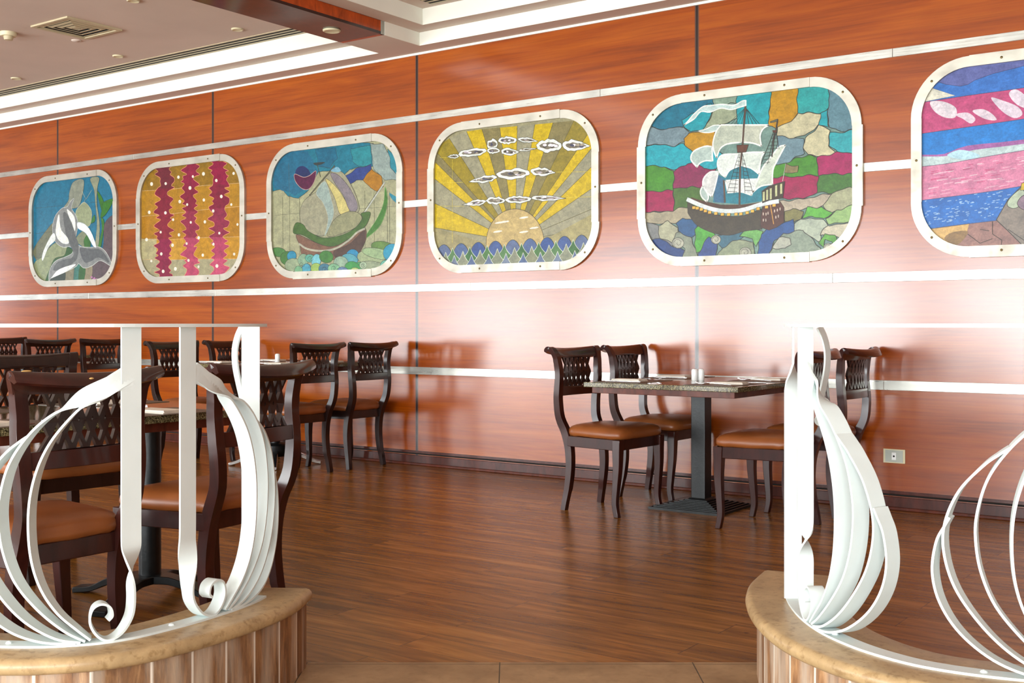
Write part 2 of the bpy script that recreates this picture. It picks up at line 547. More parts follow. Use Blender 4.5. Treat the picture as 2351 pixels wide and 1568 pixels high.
sv = empty('ceiling_vent', (-7.75, 5.14, CZ), 0, 'square cream louvred air vent in the ceiling at upper left', 'air vent')
g = Geo(); s = .235
g.box(-s, s, -s, -s + .03, -.012, 0).box(-s, s, s - .03, s, -.012, 0).box(-s, -s + .03, -s + .03, s - .03, -.012, 0).box(s - .03, s, -s + .03, s - .03, -.012, 0)
g.obj('frame', M['vent'], sv)
box('dark_backing', -s + .03, s - .03, -s + .03, s - .03, -.002, 0, M['slot'], sv)
for k in range(4):
    a = .198 - k * .048; b = a - .026
    ring = lambda r, z: [(-r, -r, z), (r, -r, z), (r, r, z), (-r, r, z)]
    Geo().loft([ring(a, -.003), ring(a, -.005), ring(b, -.009), ring(b, -.007)], cap=False).obj('louvre', M['vent'], sv)
Geo().box(-.02, .02, -.02, .02, -.008, -.002).obj('centre_pad', M['vent'], sv)

sd = empty('smoke_detector', (-8.31, 4.92, CZ), 0, 'round cream smoke detector hanging from the ceiling left of the square vent', 'smoke detector')
Geo().lathe([(.001, 0), (.062, 0), (.062, -.016), (.055, -.03), (.001, -.03)], 28).obj('base', M['cream'], sd, smooth=True, autosmooth=35)
Geo().lathe([(.001, -.03), (.036, -.03), (.034, -.046), (.03, -.058), (.001, -.062)], 24).obj('sensor_head', M['vent'], sd, smooth=True, autosmooth=35)
o = tag(Geo().lathe([(.001, 0), (.04, 0), (.038, -.006), (.001, -.009)], 24).obj('ceiling_cover_disc', M['ceil'], None, loc=(-8.10, 5.37, CZ), smooth=True),
        'flat round taupe cover disc on the ceiling between smoke detector and spotlight', 'cover plate')

# ---- steel strips and skirting on the panelled wall
WY = WALL_Y
TR = 6


def wstrip(x0, x1, z0, z1, th=.006, mat='strip', name=None):
    global TR
    o = struct(box('trim_%d' % TR, x0, x1, WY - th, WY, z0, z1, M[mat], bevel=.0012, seg=1)); TR += 1
    return o


for z0, z1 in ((2.587, 2.637), (1.304, 1.360), (.681, .737)):
    cuts = [LEFT_X, -14.2, -11.9, -9.05, -6.95, -4.0, -2.05, .3, RIGHT_X]
    if z0 < 1: cuts = [LEFT_X, -13, -10.2, -7.4, -5.47, -2.1, 1.0, RIGHT_X]
    if 1 < z0 < 2: cuts = [LEFT_X, -12.6, -9.75, -7.9, -5.1, -2.4, .2, RIGHT_X]
    for a, b in zip(cuts, cuts[1:]): wstrip(a + .0008, b - .0008, z0, z1)
PANELS = [(-10.745, -9.29), (-8.99, -7.515), (-7.24, -5.745), (-5.49, -4.0), (-3.705, -2.222), (-1.94, -.457)]
ends = [LEFT_X] + [v for p in PANELS for v in p] + [RIGHT_X]
for a, b in zip(ends[::2], ends[1::2]): wstrip(a, b, 1.943, 1.995)
# skirting: dark shadow groove, moulded board, pale quarter round
o = struct(box('baseboard_back', LEFT_X, RIGHT_X, WY - .016, WY, 0, .074, M['skirt'], bevel=.003)); tag(o)
wstrip(LEFT_X, RIGHT_X, .090, .108, .018, 'skirt'); wstrip(LEFT_X, RIGHT_X, .078, .090, .005, 'slot')
struct(box('trim_%d' % TR, LEFT_X, RIGHT_X, WY - .032, WY - .016, 0, .018, M['apron'], bevel=.004)); TR += 1

so = empty('wall_socket', (-2.04, WY, .305), 0, 'grey socket plate with cream frame low on the panelled wall at right', 'socket')
box('frame', -.062, .062, -.008, 0, -.04, .04, M['cream'], so, bevel=.002)
box('plate', -.05, .05, -.0105, -.008, -.034, .034, M['plate'], so)
box('outlet', -.012, .012, -.0125, -.0105, -.021, .021, M['porcelain'], so)
Geo().lathe([(.001, 0), (.0055, 0), (.0055, .002), (.001, .002)], 12).obj('hole', M['slot'], so, loc=(0, -.0125, 0)).rotation_euler = (pi / 2, 0, 0)


# ================================================================== STAINED GLASS PANELS
class Art:
    """layered pieces of painted glass and leading on one pane"""
    def __init__(s, origin, scale, inner):
        s.o = origin; s.s = scale; s.inner = inner; s.V = []; s.Fc = []; s.C = []; s.k = 0
        s.depth = .0

    def P(s, p):
        return proj_plane_y(s.o[0] + p[0] / s.s, s.o[1] + p[1] / s.s, WY - .006)

    def clip(s, poly):
        out = poly
        Q = s.inner; n = len(Q)
        for i in range(n):
            a = Q[i]; b = Q[(i + 1) % n]
            inp = out; out = []
            if not inp: return []
            def side(p): return (b[0] - a[0]) * (p[1] - a[1]) - (b[1] - a[1]) * (p[0] - a[0])
            for j in range(len(inp)):
                p = inp[j]; q = inp[(j + 1) % len(inp)]
                sp, sq = side(p), side(q)
                if sp >= 0: out.append(p)
                if (sp >= 0) != (sq >= 0):
                    t = sp / (sp - sq); out.append((p[0] + t * (q[0] - p[0]), p[1] + t * (q[1] - p[1])))
        return out

    def raw(s, pts, c, lift=0):
        pts = s.clip(pts)
        if len(pts) < 3: return
        s.k += 1
        y = WY - .0045 - s.k * .000012 - lift
        n = len(s.V); s.V += [(x, y, z) for x, z in pts]; s.Fc.append(tuple(range(n, n + len(pts)))); s.C.append(lin(c))

    warp = 0.0

    def wob(s, pts, closed=True):
        out = []; N = len(pts)
        for i in range(N if closed else N - 1):
            a = pts[i]; b = pts[(i + 1) % N]; L = sqrt((b[0] - a[0]) ** 2 + (b[1] - a[1]) ** 2); m = max(1, int(L / 10))
            for k in range(m):
                x = a[0] + (b[0] - a[0]) * k / m; y = a[1] + (b[1] - a[1]) * k / m
                out.append((x + s.warp * (sin(x / 19 + y / 27) + .6 * sin(y / 11 + 1.3)), y + s.warp * (sin(x / 23 - y / 31 + 2) + .7 * sin(x / 12 + .4))))
        return out

    def poly(s, pts, c, smooth=False, outline=None, ow=.004):
        if s.warp and len(pts) > 2: pts = s.wob(pts)
        if smooth: pts = crom(pts, 5, True)
        w = [s.P(p) for p in pts]
        s.raw(w, c)
        if outline is not None: s.wline(w + [w[0]], outline, ow)

    def line(s, pts, c=(40, 36, 30), w=.004, smooth=False):
        if smooth: pts = crom(pts, 5)
        s.wline([s.P(p) for p in pts], c, w)

    def wline(s, w_, c, w):
        L = []; Rr = []; N = len(w_)
        for i in range(N):
            a = w_[max(0, i - 1)]; b = w_[min(N - 1, i + 1)]
            dx, dz = b[0] - a[0], b[1] - a[1]; d = sqrt(dx * dx + dz * dz) or 1
            nx, nz = -dz / d * w / 2, dx / d * w / 2
            L.append((w_[i][0] + nx, w_[i][1] + nz)); Rr.append((w_[i][0] - nx, w_[i][1] - nz))
        s.k += 1
        for i in range(N - 1):
            q = [L[i], L[i + 1], Rr[i + 1], Rr[i]]
            q = s.clip(q)
            if len(q) < 3: continue
            y = WY - .0045 - s.k * .000012
            n = len(s.V); s.V += [(x, y, z) for x, z in q]; s.Fc.append(tuple(range(n, n + len(q)))); s.C.append(lin(c))

    def ell(s, cx, cy, rx, ry, c, rot=0, outline=None, ow=.004, n=20):
        pts = []
        for i in range(n):
            a = 2 * pi * i / n; x = rx * cos(a); y = ry * sin(a)
            pts.append((cx + x * cos(rot) - y * sin(rot), cy + x * sin(rot) + y * cos(rot)))
        s.poly(pts, c, False, outline, ow)

    def build(s, parent, base):
        # backing first
        q = s.inner
        n0 = len(s.V)
        V = [(x, WY - .003, z) for x, z in q] + s.V
        Fc = [tuple(range(len(q)))] + [tuple(i + len(q) for i in f) for f in s.Fc]
        C = [lin(base)] + s.C
        off = Vector(parent.location)
        me = bpy.data.meshes.new('painted_pane')
        me.from_pydata([(x - off.x, y - off.y, z - off.z) for x, y, z in V], [], Fc)
        ca = me.color_attributes.new('paint', 'FLOAT_COLOR', 'CORNER')
        i = 0
        for p, c in zip(me.polygons, C):
            # make all faces look out of the wall (towards -Y)
            for k in range(p.loop_total): ca.data[p.loop_start + k].color = (*c, 1)
        bm = bmesh.new(); bm.from_mesh(me)
        bm.normal_update()
        fl_ = [f for f in bm.faces if f.normal.y > 0]
        bmesh.ops.reverse_faces(bm, faces=fl_)
        bm.to_mesh(me); bm.free()
        me.materials.append(M['paint'])
        o = bpy.data.objects.new('painted_pane', me); o.parent = parent; link(o)


def rrect(x0, x1, z0, z1, r, n=10):
    P = []
    for cx, cz, a0 in ((x1 - r, z0 + r, -pi / 2), (x1 - r, z1 - r, 0), (x0 + r, z1 - r, pi / 2), (x0 + r, z0 + r, pi)):
        for i in range(n + 1):
            a = a0 + pi / 2 * i / n; P.append((cx + r * cos(a), cz + r * sin(a)))
    return P


FZ0, FZ1 = 1.432, 2.532
FW, FR, FD = .058, .315, .020


def panel(i, label):
    x0, x1 = PANELS[i]
    cx, cz = (x0 + x1) / 2, (FZ0 + FZ1) / 2
    root = empty('stained_glass_panel', (cx, WY, cz), 0, label, 'stained glass', 'stained glass panels along the wall')
    hx, hz = (x1 - x0) / 2, (FZ1 - FZ0) / 2
    rnd = random.Random(i)
    # four corner arcs
    for sx, sz in ((1, 1), (-1, 1), (-1, -1), (1, -1)):
        rings = []
        e = rnd.uniform(-.003, .004)
        for k in range(15):
            a = pi / 2 * k / 14
            ro, ri = FR + e, FR - FW + e
            c_ = (hx - FR, hz - FR)
            po = (c_[0] + ro * cos(a), c_[1] + ro * sin(a)); pi_ = (c_[0] + ri * cos(a), c_[1] + ri * sin(a))
            rings.append([(sx * po[0], 0, sz * po[1]), (sx * po[0], -FD, sz * po[1]), (sx * pi_[0], -FD, sz * pi_[1]), (sx * pi_[0], 0, sz * pi_[1])])
        Geo().loft(rings).obj('frame_corner', M['frame'], root)
        a = pi / 4; rm = FR - FW / 2
        o = Geo().lathe([(.001, 0), (.0075, 0), (.006, .003), (.001, .004)], 10).obj('screw', M['screw'], root)
        o.location = (sx * (hx - FR + rm * cos(a)), -FD, sz * (hz - FR + rm * sin(a))); o.rotation_euler = (pi / 2, 0, 0)
    # straight bars
    for sz in (1, -1):
        e = rnd.uniform(-.002, .007); z_o, z_i = sz * (hz + e), sz * (hz - FW + e * .3)
        box('frame_bar', -(hx - FR) - .0, (hx - FR) + .0, -FD - .003, 0, min(z_o, z_i), max(z_o, z_i), M['frame'], root)
        for x in (-.26, .27):
            o = Geo().lathe([(.001, 0), (.0075, 0), (.006, .003), (.001, .004)], 10).obj('screw', M['screw'], root)
            o.location = (x, -FD - .003, sz * (hz - FW / 2)); o.rotation_euler = (pi / 2, 0, 0)
    for sx in (1, -1):
        e = rnd.uniform(-.004, .007); xo, xi = sx * (hx + e), sx * (hx - FW + e * .3)
        box('frame_bar', min(xo, xi), max(xo, xi), -FD - .003, 0, -(hz - FR), hz - FR, M['frame'], root)
        o = Geo().lathe([(.001, 0), (.0075, 0), (.006, .003), (.001, .004)], 10).obj('screw', M['screw'], root)
        o.location = (sx * (hx - FW / 2), -FD - .003, 0); o.rotation_euler = (pi / 2, 0, 0)
    inner = rrect(x0 + FW - .006, x1 - FW + .006, FZ0 + FW - .006, FZ1 - FW + .006, FR - FW + .006)
    return root, inner


DK = (42, 38, 30)
# --- panel 1 : white whale among weeds
root, inner = panel(0, 'leftmost rounded glass panel with a leaping grey and white whale on teal')
A = Art((40, 360), 4.198, inner)
for p, c in [
    ([(540, 240), (640, 230), (600, 460), (520, 500), (440, 500), (490, 420), (500, 340)], (132, 138, 122)),
    ([(300, 680), (350, 640), (360, 740), (240, 1000), (165, 970), (165, 870)], (104, 108, 84)),
    ([(360, 830), (480, 870), (450, 960), (310, 1100), (270, 1215), (165, 1140), (165, 1020), (240, 960)], (136, 146, 108)),
    ([(840, 640), (960, 580), (960, 980), (900, 1080), (800, 1220), (690, 1190), (700, 1060), (820, 880)], (88, 74, 78)),
    ([(440, 1100), (540, 1050), (560, 1220), (430, 1220)], (122, 118, 94)),
    ([(640, 1080), (720, 1050), (700, 1220), (620, 1220)], (140, 130, 104)),
    ([(560, 1000), (610, 1060), (590, 1220), (540, 1220)], (52, 112, 100)),
    ([(600, 1060), (655, 1080), (630, 1220), (588, 1220)], (44, 92, 42)),
    ([(300, 1170), (450, 1090), (440, 1220), (290, 1220)], (40, 56, 44)),
    ([(480, 870), (530, 900), (510, 950), (380, 990), (330, 1100), (300, 1215), (262, 1215), (310, 1080), (360, 980), (450, 950)], (40, 84, 36)),
    ([(640, 770), (690, 740), (700, 870), (620, 860)], (50, 104, 40)),
    ([(620, 720), (700, 690), (640, 800), (640, 870), (560, 800)], (124, 132, 104)),
    ([(700, 210), (785, 200), (770, 300), (765, 450), (792, 650), (780, 860), (748, 860), (765, 650), (750, 450), (738, 320)], (136, 142, 118)),
    ([(768, 330), (830, 430), (822, 540), (800, 480)], (48, 112, 34)),
    ([(826, 440), (925, 408), (860, 540), (800, 590), (815, 500)], (48, 112, 34)),
    ([(805, 590), (836, 640), (805, 860), (778, 860), (812, 700)], (52, 116, 40)),
    ([(740, 560), (700, 640), (745, 620)], (52, 116, 50)),
]: A.poly(p, c, True, DK, .0025)
A.poly([(600, 470), (650, 440), (712, 520), (708, 620), (680, 670), (590, 640), (560, 540)], (142, 152, 118), True, (200, 200, 180), .003)
for l in ([(620, 330), (655, 400), (640, 445)], [(715, 320), (660, 410)]): A.line(l, (170, 180, 160), .004)
for l in ([(165, 495), (440, 470)], [(170, 740), (340, 720)], [(170, 975), (300, 960)], [(700, 440), (940, 430)], [(812, 640), (812, 1200)]): A.line(l, (60, 70, 60), .0025)
A.poly([(545, 403), (520, 490), (560, 560), (582, 640), (570, 740), (560, 790), (600, 860), (700, 872), (790, 870), (860, 930), (908, 1052), (800, 1000), (720, 1050), (640, 1072), (590, 1030), (560, 1060), (440, 1120), (330, 1160), (303, 1205), (308, 1100), (360, 1010), (450, 970), (525, 930), (530, 885), (495, 865), (440, 872), (375, 830), (340, 745), (340, 650), (370, 560), (430, 495), (480, 480), (510, 430)], (128, 132, 130), True, (205, 210, 205), .004)
A.poly([(440, 560), (470, 540), (520, 640), (560, 760), (590, 860), (570, 980), (530, 900), (470, 760)], (92, 96, 96), True)
A.poly([(600, 880), (700, 890), (790, 890), (850, 950), (880, 1020), (780, 970), (700, 1010), (640, 1010)], (88, 92, 94), True)
A.poly([(345, 1090), (380, 1020), (470, 985), (520, 975), (560, 920), (575, 980), (500, 1050), (400, 1090)], (92, 96, 96), True)
A.poly([(400, 555), (380, 620), (368, 720), (388, 790), (440, 835), (492, 832), (482, 780), (425, 710), (408, 640)], (236, 238, 226), True, (190, 200, 200), .003)
A.poly([(480, 505), (540, 565), (558, 640), (552, 715), (525, 640), (490, 560)], (232, 236, 228), True)
A.poly([(345, 735), (365, 800), (300, 870), (243, 1000), (240, 940), (285, 830)], (222, 228, 222), True, (180, 190, 190), .003)
A.poly([(578, 632), (650, 650), (712, 730), (758, 862), (728, 858), (660, 740), (585, 690)], (232, 238, 236), True, (150, 165, 180), .003)
A.poly([(325, 1170), (400, 1085), (560, 1035), (480, 1100), (340, 1165)], (232, 236, 230), True)
for q in [(715, 1160), (740, 1170), (760, 1180), (728, 1182)]: A.ell(*q, 9, 9, (176, 110, 160))
A.build(root, (22, 108, 138))

# --- panel 2 : crimson stripes on ochre
root, inner = panel(1, 'rounded glass panel of three jagged crimson stripes and white dots on ochre')
A = Art((40, 360), 4.198, inner)
rows = [(60, 10), (330, 250), (575, 475), (800, 770), (990, 985), (1230, 1210)]
rowc = [(140, 104, 22), (168, 122, 24), (166, 116, 18), (182, 132, 28), (158, 152, 118)]
X0, X1 = 1180, 2180


def yl(k, x): return rows[k][0] + (rows[k][1] - rows[k][0]) * (x - X0) / (X1 - X0)


for k in range(5):
    A.poly([(X0, yl(k, X0)), (X1, yl(k, X1)), (X1, yl(k + 1, X1)), (X0, yl(k + 1, X0))], rowc[k])
A.poly([(X0, 790), (1340, 790), (1340, 990), (X0, 990)], (168, 160, 118))
A.poly([(1500, 800), (1600, 800), (1580, 990), (1460, 990)], (190, 142, 44))
for k in range(1, 5): A.line([(X0, yl(k, X0)), (1500, yl(k, 1500) + 5), (1800, yl(k, 1800) - 4), (X1, yl(k, X1))], (206, 170, 120), .0035)
rr = random.Random(3)
for (xa, xb, cols) in ((1345, 1475, [(104, 34, 46), (124, 26, 48), (132, 30, 50), (136, 28, 66), (128, 26, 60)]),
                       (1600, 1722, [(136, 26, 60), (126, 26, 52), (140, 40, 66), (168, 62, 92), (176, 68, 98)]),
                       (1868, 2008, [(136, 18, 58), (124, 26, 52), (136, 38, 66), (168, 60, 92), (184, 72, 104)])):
    La, Lb = [], []
    y = 40; k = 0
    while y < 1240:
        La.append((xa + (24 if k % 2 else -22) * rr.uniform(.1, 1.5), y)); Lb.append((xb + (26 if k % 2 else -20) * rr.uniform(.1, 1.5), y + rr.uniform(-8, 8)))
        y += rr.uniform(18, 46); k += rr.choice([1, 1, 1, 2])
    La = crom(La, 4); Lb = crom(Lb, 4)
    for k in range(5):
        m = (xa + xb) / 2; ya, yb = yl(k, m), yl(k + 1, m)
        a = [p for p in La if ya - 8 <= p[1] <= yb + 8]; b = [p for p in Lb if ya - 8 <= p[1] <= yb + 8]
        A.poly(a + b[::-1], cols[k])
    A.line(La, (226, 150, 110), .004); A.line(Lb, (226, 150, 110), .004)
for x, y in [(1292, 262), (1428, 258), (1551, 196), (1792, 164), (1690, 190), (1916, 228), (2083, 160), (1662, 300), (1564, 432), (1635, 460), (1796, 416), (1964, 382), (2060, 460), (1269, 535), (1426, 540), (1500, 606), (1670, 632), (1806, 627), (1886, 522), (2120, 652), (1380, 726), (1556, 752), (1746, 780), (1945, 736), (1244, 798), (1494, 852), (1630, 836), (1888, 842), (1386, 936), (1786, 948), (2088, 938), (1290, 1004), (1648, 998), (1522, 1080), (1745, 1060), (1922, 1052), (1404, 1104)]:
    s_ = 10 + (x * 7 % 5); A.ell(x, y, s_, s_ * 1.3, (232, 226, 208))
A.build(root, (166, 118, 22))

# --- panel 3 : small sailing boat
root, inner = panel(2, 'rounded glass panel with a small green-decked sailing boat and purple kite shape')
A = Art((590, 240), 2.8325, inner)
A.warp = 3.0
A.poly([(95, 560), (95, 250), (760, 250), (760, 400), (600, 420), (560, 470), (500, 420), (400, 440), (330, 560), (270, 610), (200, 600), (165, 550)], (24, 112, 134), True, DK, .003)
A.poly([(110, 300), (330, 300), (390, 430), (330, 540), (250, 590), (110, 540)], (26, 98, 128), True)
A.poly([(380, 290), (510, 280), (520, 350), (470, 410), (400, 400)], (22, 96, 124), False, DK, .0025)
A.poly([(610, 285), (740, 265), (742, 390), (660, 405), (620, 370)], (36, 130, 140), True, DK, .0025)
A.poly([(560, 480), (640, 420), (742, 388), (745, 430), (690, 490), (640, 490), (600, 522)], (42, 62, 124), True, DK, .003)
A.poly([(740, 250), (820, 260), (870, 340), (915, 440), (905, 490), (830, 492), (760, 420), (745, 350)], (136, 152, 146), False, DK, .003)
A.poly([(850, 290), (900, 350), (920, 470), (870, 410)], (40, 130, 146), True, DK, .003)
A.poly([(745, 418), (810, 468), (822, 530), (780, 566), (735, 545), (690, 490)], (164, 112, 22), True, DK, .003)
A.poly([(860, 570), (905, 600), (915, 650), (880, 620)], (40, 130, 150), True)
A.warp = 0.0
for x in (165, 210, 275, 700, 760, 845, 860): A.line([(x, 600 if x < 300 else 560), (x + 3, 1000)], (96, 98, 76), .0025)
for l in ([(110, 720), (500, 690), (915, 660)], [(205, 380), (212, 600)]): A.line(l, (90, 92, 76), .0025)
A.poly([(440, 480), (500, 430), (560, 445), (620, 540), (655, 630), (655, 700), (540, 720), (440, 850), (340, 830), (290, 780), (278, 700), (310, 620), (390, 560)], (148, 146, 120), True, DK, .003)
A.poly([(385, 575), (440, 500), (480, 610), (496, 720), (440, 855), (462, 740), (430, 640)], (142, 160, 152), True, (180, 190, 180), .0025)
A.poly([(445, 485), (500, 520), (560, 600), (600, 690), (540, 712), (505, 610)], (190, 178, 112), True, DK, .003)
A.poly([(478, 448), (530, 460), (600, 540), (650, 640), (645, 690), (602, 688), (560, 590), (505, 510)], (126, 118, 124), True, DK, .003)
A.poly([(250, 455), (262, 412), (300, 400), (335, 425), (350, 470), (310, 480)], (30, 44, 92), True)
A.poly([(244, 452), (300, 472), (340, 462), (383, 432), (372, 500), (335, 550), (290, 545), (250, 500)], (82, 20, 58), True, (190, 160, 150), .004)
A.poly([(368, 380), (440, 374), (420, 388), (385, 396)], (50, 60, 60), True)
A.line([(340, 592), (400, 520), (505, 398)], (62, 66, 56), .012); A.line([(345, 585), (503, 402)], (120, 110, 80), .003)
A.line([(392, 395), (412, 470)], (60, 60, 40), .006)
A.poly([(520, 405), (545, 430), (520, 440), (480, 430)], (120, 170, 190), True)
A.poly([(832, 535), (848, 640), (805, 780), (720, 862), (708, 850), (780, 740), (822, 640)], (62, 114, 42), True, (140, 170, 110), .003)
A.line([(830, 505), (760, 610), (692, 712)], (176, 180, 168), .013); A.line([(824, 505), (690, 700)], DK, .002)
A.poly([(500, 750), (580, 700), (650, 700), (682, 742), (640, 800), (520, 850), (455, 850)], (138, 138, 104), True, DK, .003)
A.poly([(258, 845), (400, 905), (500, 920), (600, 870), (690, 800), (712, 850), (690, 920), (660, 960), (600, 1010), (500, 1010), (310, 990), (280, 920)], (116, 84, 66), True, DK, .003)
A.poly([(500, 950), (600, 905), (690, 820), (708, 850), (690, 920), (640, 990), (520, 1000)], (74, 54, 44), True)
A.poly([(252, 770), (300, 780), (330, 820), (400, 858), (460, 866), (560, 845), (640, 800), (684, 740), (676, 708), (735, 700), (722, 760), (690, 805), (600, 872), (500, 922), (400, 905), (300, 850), (236, 835)], (66, 98, 42), True, DK, .003)
A.line([(272, 905), (330, 940), (430, 952), (520, 932), (600, 880), (650, 832), (702, 806)], (168, 166, 146), .016, True)
blobs = [(140, 960, 50, 30, (70, 120, 60)), (200, 1000, 50, 46, (64, 112, 52)), (225, 985, 30, 34, (40, 130, 160)), (240, 1050, 60, 50, (140, 156, 124)), (300, 1010, 34, 40, (128, 160, 130)), (345, 1000, 34, 26, (90, 160, 140)),
         (385, 1015, 30, 44, (110, 180, 190)), (450, 990, 46, 40, (60, 116, 50)), (620, 990, 44, 50, (36, 130, 170)), (600, 1010, 56, 40, (80, 150, 160)), (545, 1030, 48, 44, (138, 164, 140)), (680, 1060, 60, 34, (70, 150, 90)),
         (740, 1000, 90, 50, (146, 160, 120)), (820, 930, 80, 40, (90, 124, 58)), (790, 970, 110, 34, (140, 164, 120)), (880, 965, 60, 60, (38, 140, 170)), (760, 1060, 90, 40, (138, 150, 120)), (620, 1060, 50, 40, (58, 140, 70)),
         (385, 1065, 36, 34, (150, 180, 90)), (440, 1070, 40, 36, (60, 110, 130)), (500, 1070, 40, 36, (120, 170, 130)), (320, 1070, 30, 36, (70, 150, 170)), (560, 1080, 36, 24, (90, 120, 150)), (690, 1045, 24, 24, (150, 170, 140)), (270, 1075, 26, 26, (110, 160, 120)), (640, 1080, 30, 20, (160, 180, 110)), (850, 1050, 50, 40, (90, 160, 140))]
for x, y, a, b, c in blobs: A.ell(x, y, a, b, c, .2, DK, .0028)
for x, y, r in [(345, 1000, 22), (440, 1070, 24), (500, 1065, 24), (690, 1045, 16), (290, 1040, 20)]:
    A.line([(x + r * (1 - t / 14) * cos(t * .75), y + r * (1 - t / 14) * sin(t * .75)) for t in range(13)], DK, .0028)
A.build(root, (156, 156, 122))

# --- panel 4 : sunrise
root, inner = panel(3, 'rounded glass panel of a rising sun with yellow rays above a pointed blue sea')
A = Art((590, 240), 2.8325, inner)
Y_, G_, B_ = (196, 168, 6), (148, 144, 116), (128, 118, 74)
cx, cy = 1678, 890
edge = [(1150, 800), (1150, 640), (1150, 480), (1150, 365), (1150, 290), (1250, 220), (1362, 175), (1462, 160), (1578, 150), (1692, 140), (1806, 130), (1925, 118), (2060, 105), (2200, 120), (2200, 255), (2200, 380), (2200, 530), (2200, 670), (2200, 800)]
cols = [Y_, G_, Y_, B_, (150, 130, 24), G_, Y_, B_, Y_, G_, Y_, B_, (160, 140, 30), Y_, G_, (176, 152, 30), G_, Y_]
cols = [Y_, G_, Y_, B_, (146, 128, 24), G_, Y_, B_, Y_, G_, Y_, B_, (140, 124, 40), Y_, G_, Y_, G_, G_]
for k in range(len(edge) - 1):
    A.poly([(cx, cy), edge[k], edge[k + 1]], cols[k % len(cols)])
for e in edge: A.line([(cx, cy), e], (92, 84, 40), .0035)
A.poly([(1150, 800), (1480, 900), (1480, 960), (1150, 960)], (150, 140, 96))
A.poly([(2200, 700), (1870, 880), (1870, 960), (2200, 960)], (158, 148, 100))
for l in ([(1170, 510), (1340, 505)], [(1170, 660), (1345, 662)], [(1800, 440), (2180, 436)], [(1190, 345), (1240, 345)], [(2010, 605), (2180, 600)], [(1270, 360), (1270, 900)]): A.line(l, (206, 186, 60), .0025)
A.poly([(cx - 188 * cos(t * pi / 20), cy + 10 - 222 * sin(t * pi / 20)) for t in range(21)] + [(cx + 188, 960), (cx - 188, 960)], (186, 162, 104), False, (60, 50, 30), .004)
for x, y in [(1575, 768), (1610, 762), (1735, 735), (1565, 826), (1735, 828), (1802, 802)]: A.ell(x, y, 30, 6, (226, 220, 204), -.15)


def cloud(x, y, a, b, rot, end=0):
    pts = []
    n = 26; q = random.Random(int(x * 3 + y))
    for i in range(n):
        t = 2 * pi * i / n; rx = a * (1 + q.uniform(-.05, .05)); ry = b * (1 + q.uniform(-.22, .22))
        px, py = rx * cos(t), ry * sin(t) * (1 - .75 * max(0, end * cos(t)))
        pts.append((x + px * cos(rot) - py * sin(rot), y + px * sin(rot) + py * cos(rot)))
    A.poly(pts, (226, 232, 222), False, (48, 44, 40), .003)
    A.poly([(x + (p[0] - x) * .76, y + (p[1] - y) * .5) for p in pts], (116, 108, 92), False)
    for k in range(max(2, int(a / 12))):
        A.ell(x + q.uniform(-.55, .55) * a, y + q.uniform(-.2, .2) * b - rot * 0, a * .16, b * .22, q.choice([(74, 74, 96), (170, 160, 170), (70, 66, 60), (160, 150, 130), (230, 225, 230)]), q.uniform(-.4, .4))


for a in [(1275, 338, 38, 16, -.05, -1), (1400, 312, 92, 27, -.15, 0), (1530, 258, 36, 32, -.6, 0), (1628, 233, 60, 25, -.03, 0), (1762, 232, 66, 18, .1, 1), (1538, 300, 42, 20, 0, 0), (1646, 308, 60, 27, .03, 1), (1762, 292, 60, 10, -.1, 1),
          (1900, 268, 84, 40, -.02, 0), (2075, 267, 92, 38, .03, 1), (1470, 487, 94, 24, -.18, -1), (1668, 450, 108, 33, -.06, 0), (1860, 438, 84, 28, .05, 1),
          (1415, 641, 76, 20, -.15, -1), (1552, 625, 62, 25, 0, 0), (1700, 617, 84, 24, -.04, 0), (1896, 608, 112, 20, .02, 1)]: cloud(*a)


def waves(y0, h, step, cols_, ph, white=True, round_=False, slope=-.07):
    x = 1150 + ph; k = 0
    while x < 2230:
        y = y0 + slope * (x - 1600)
        c = cols_[k % len(cols_)]
        if round_: pts = crom([(x, y + h), (x + step * .2, y + h * .3), (x + step * .5, y), (x + step * .8, y + h * .3), (x + step, y + h)], 4) + [(x + step, y + 400), (x, y + 400)]
        else: pts = crom([(x - 6, y + h), (x + step * .32, y + h * .5), (x + step * .5, y)], 4) + crom([(x + step * .5, y), (x + step * .68, y + h * .5), (x + step + 6, y + h)], 4) + [(x + step, y + 400), (x, y + 400)]
        A.poly(pts, c, False, (206, 212, 190) if white else (40, 50, 60), .0035)
        x += step; k += 1


waves(880, 80, 112, [(84, 100, 136), (70, 92, 136), (40, 72, 134), (58, 84, 140)], 10, False, True)
waves(905, 90, 112, [(62, 110, 50), (74, 118, 64), (48, 98, 44)], -45)
waves(930, 100, 112, [(120, 128, 104), (132, 136, 112), (126, 130, 100)], 22)
waves(965, 100, 112, [(92, 108, 138), (104, 118, 140), (76, 96, 136)], -34, slope=-.04)
A.build(root, (150, 144, 110))

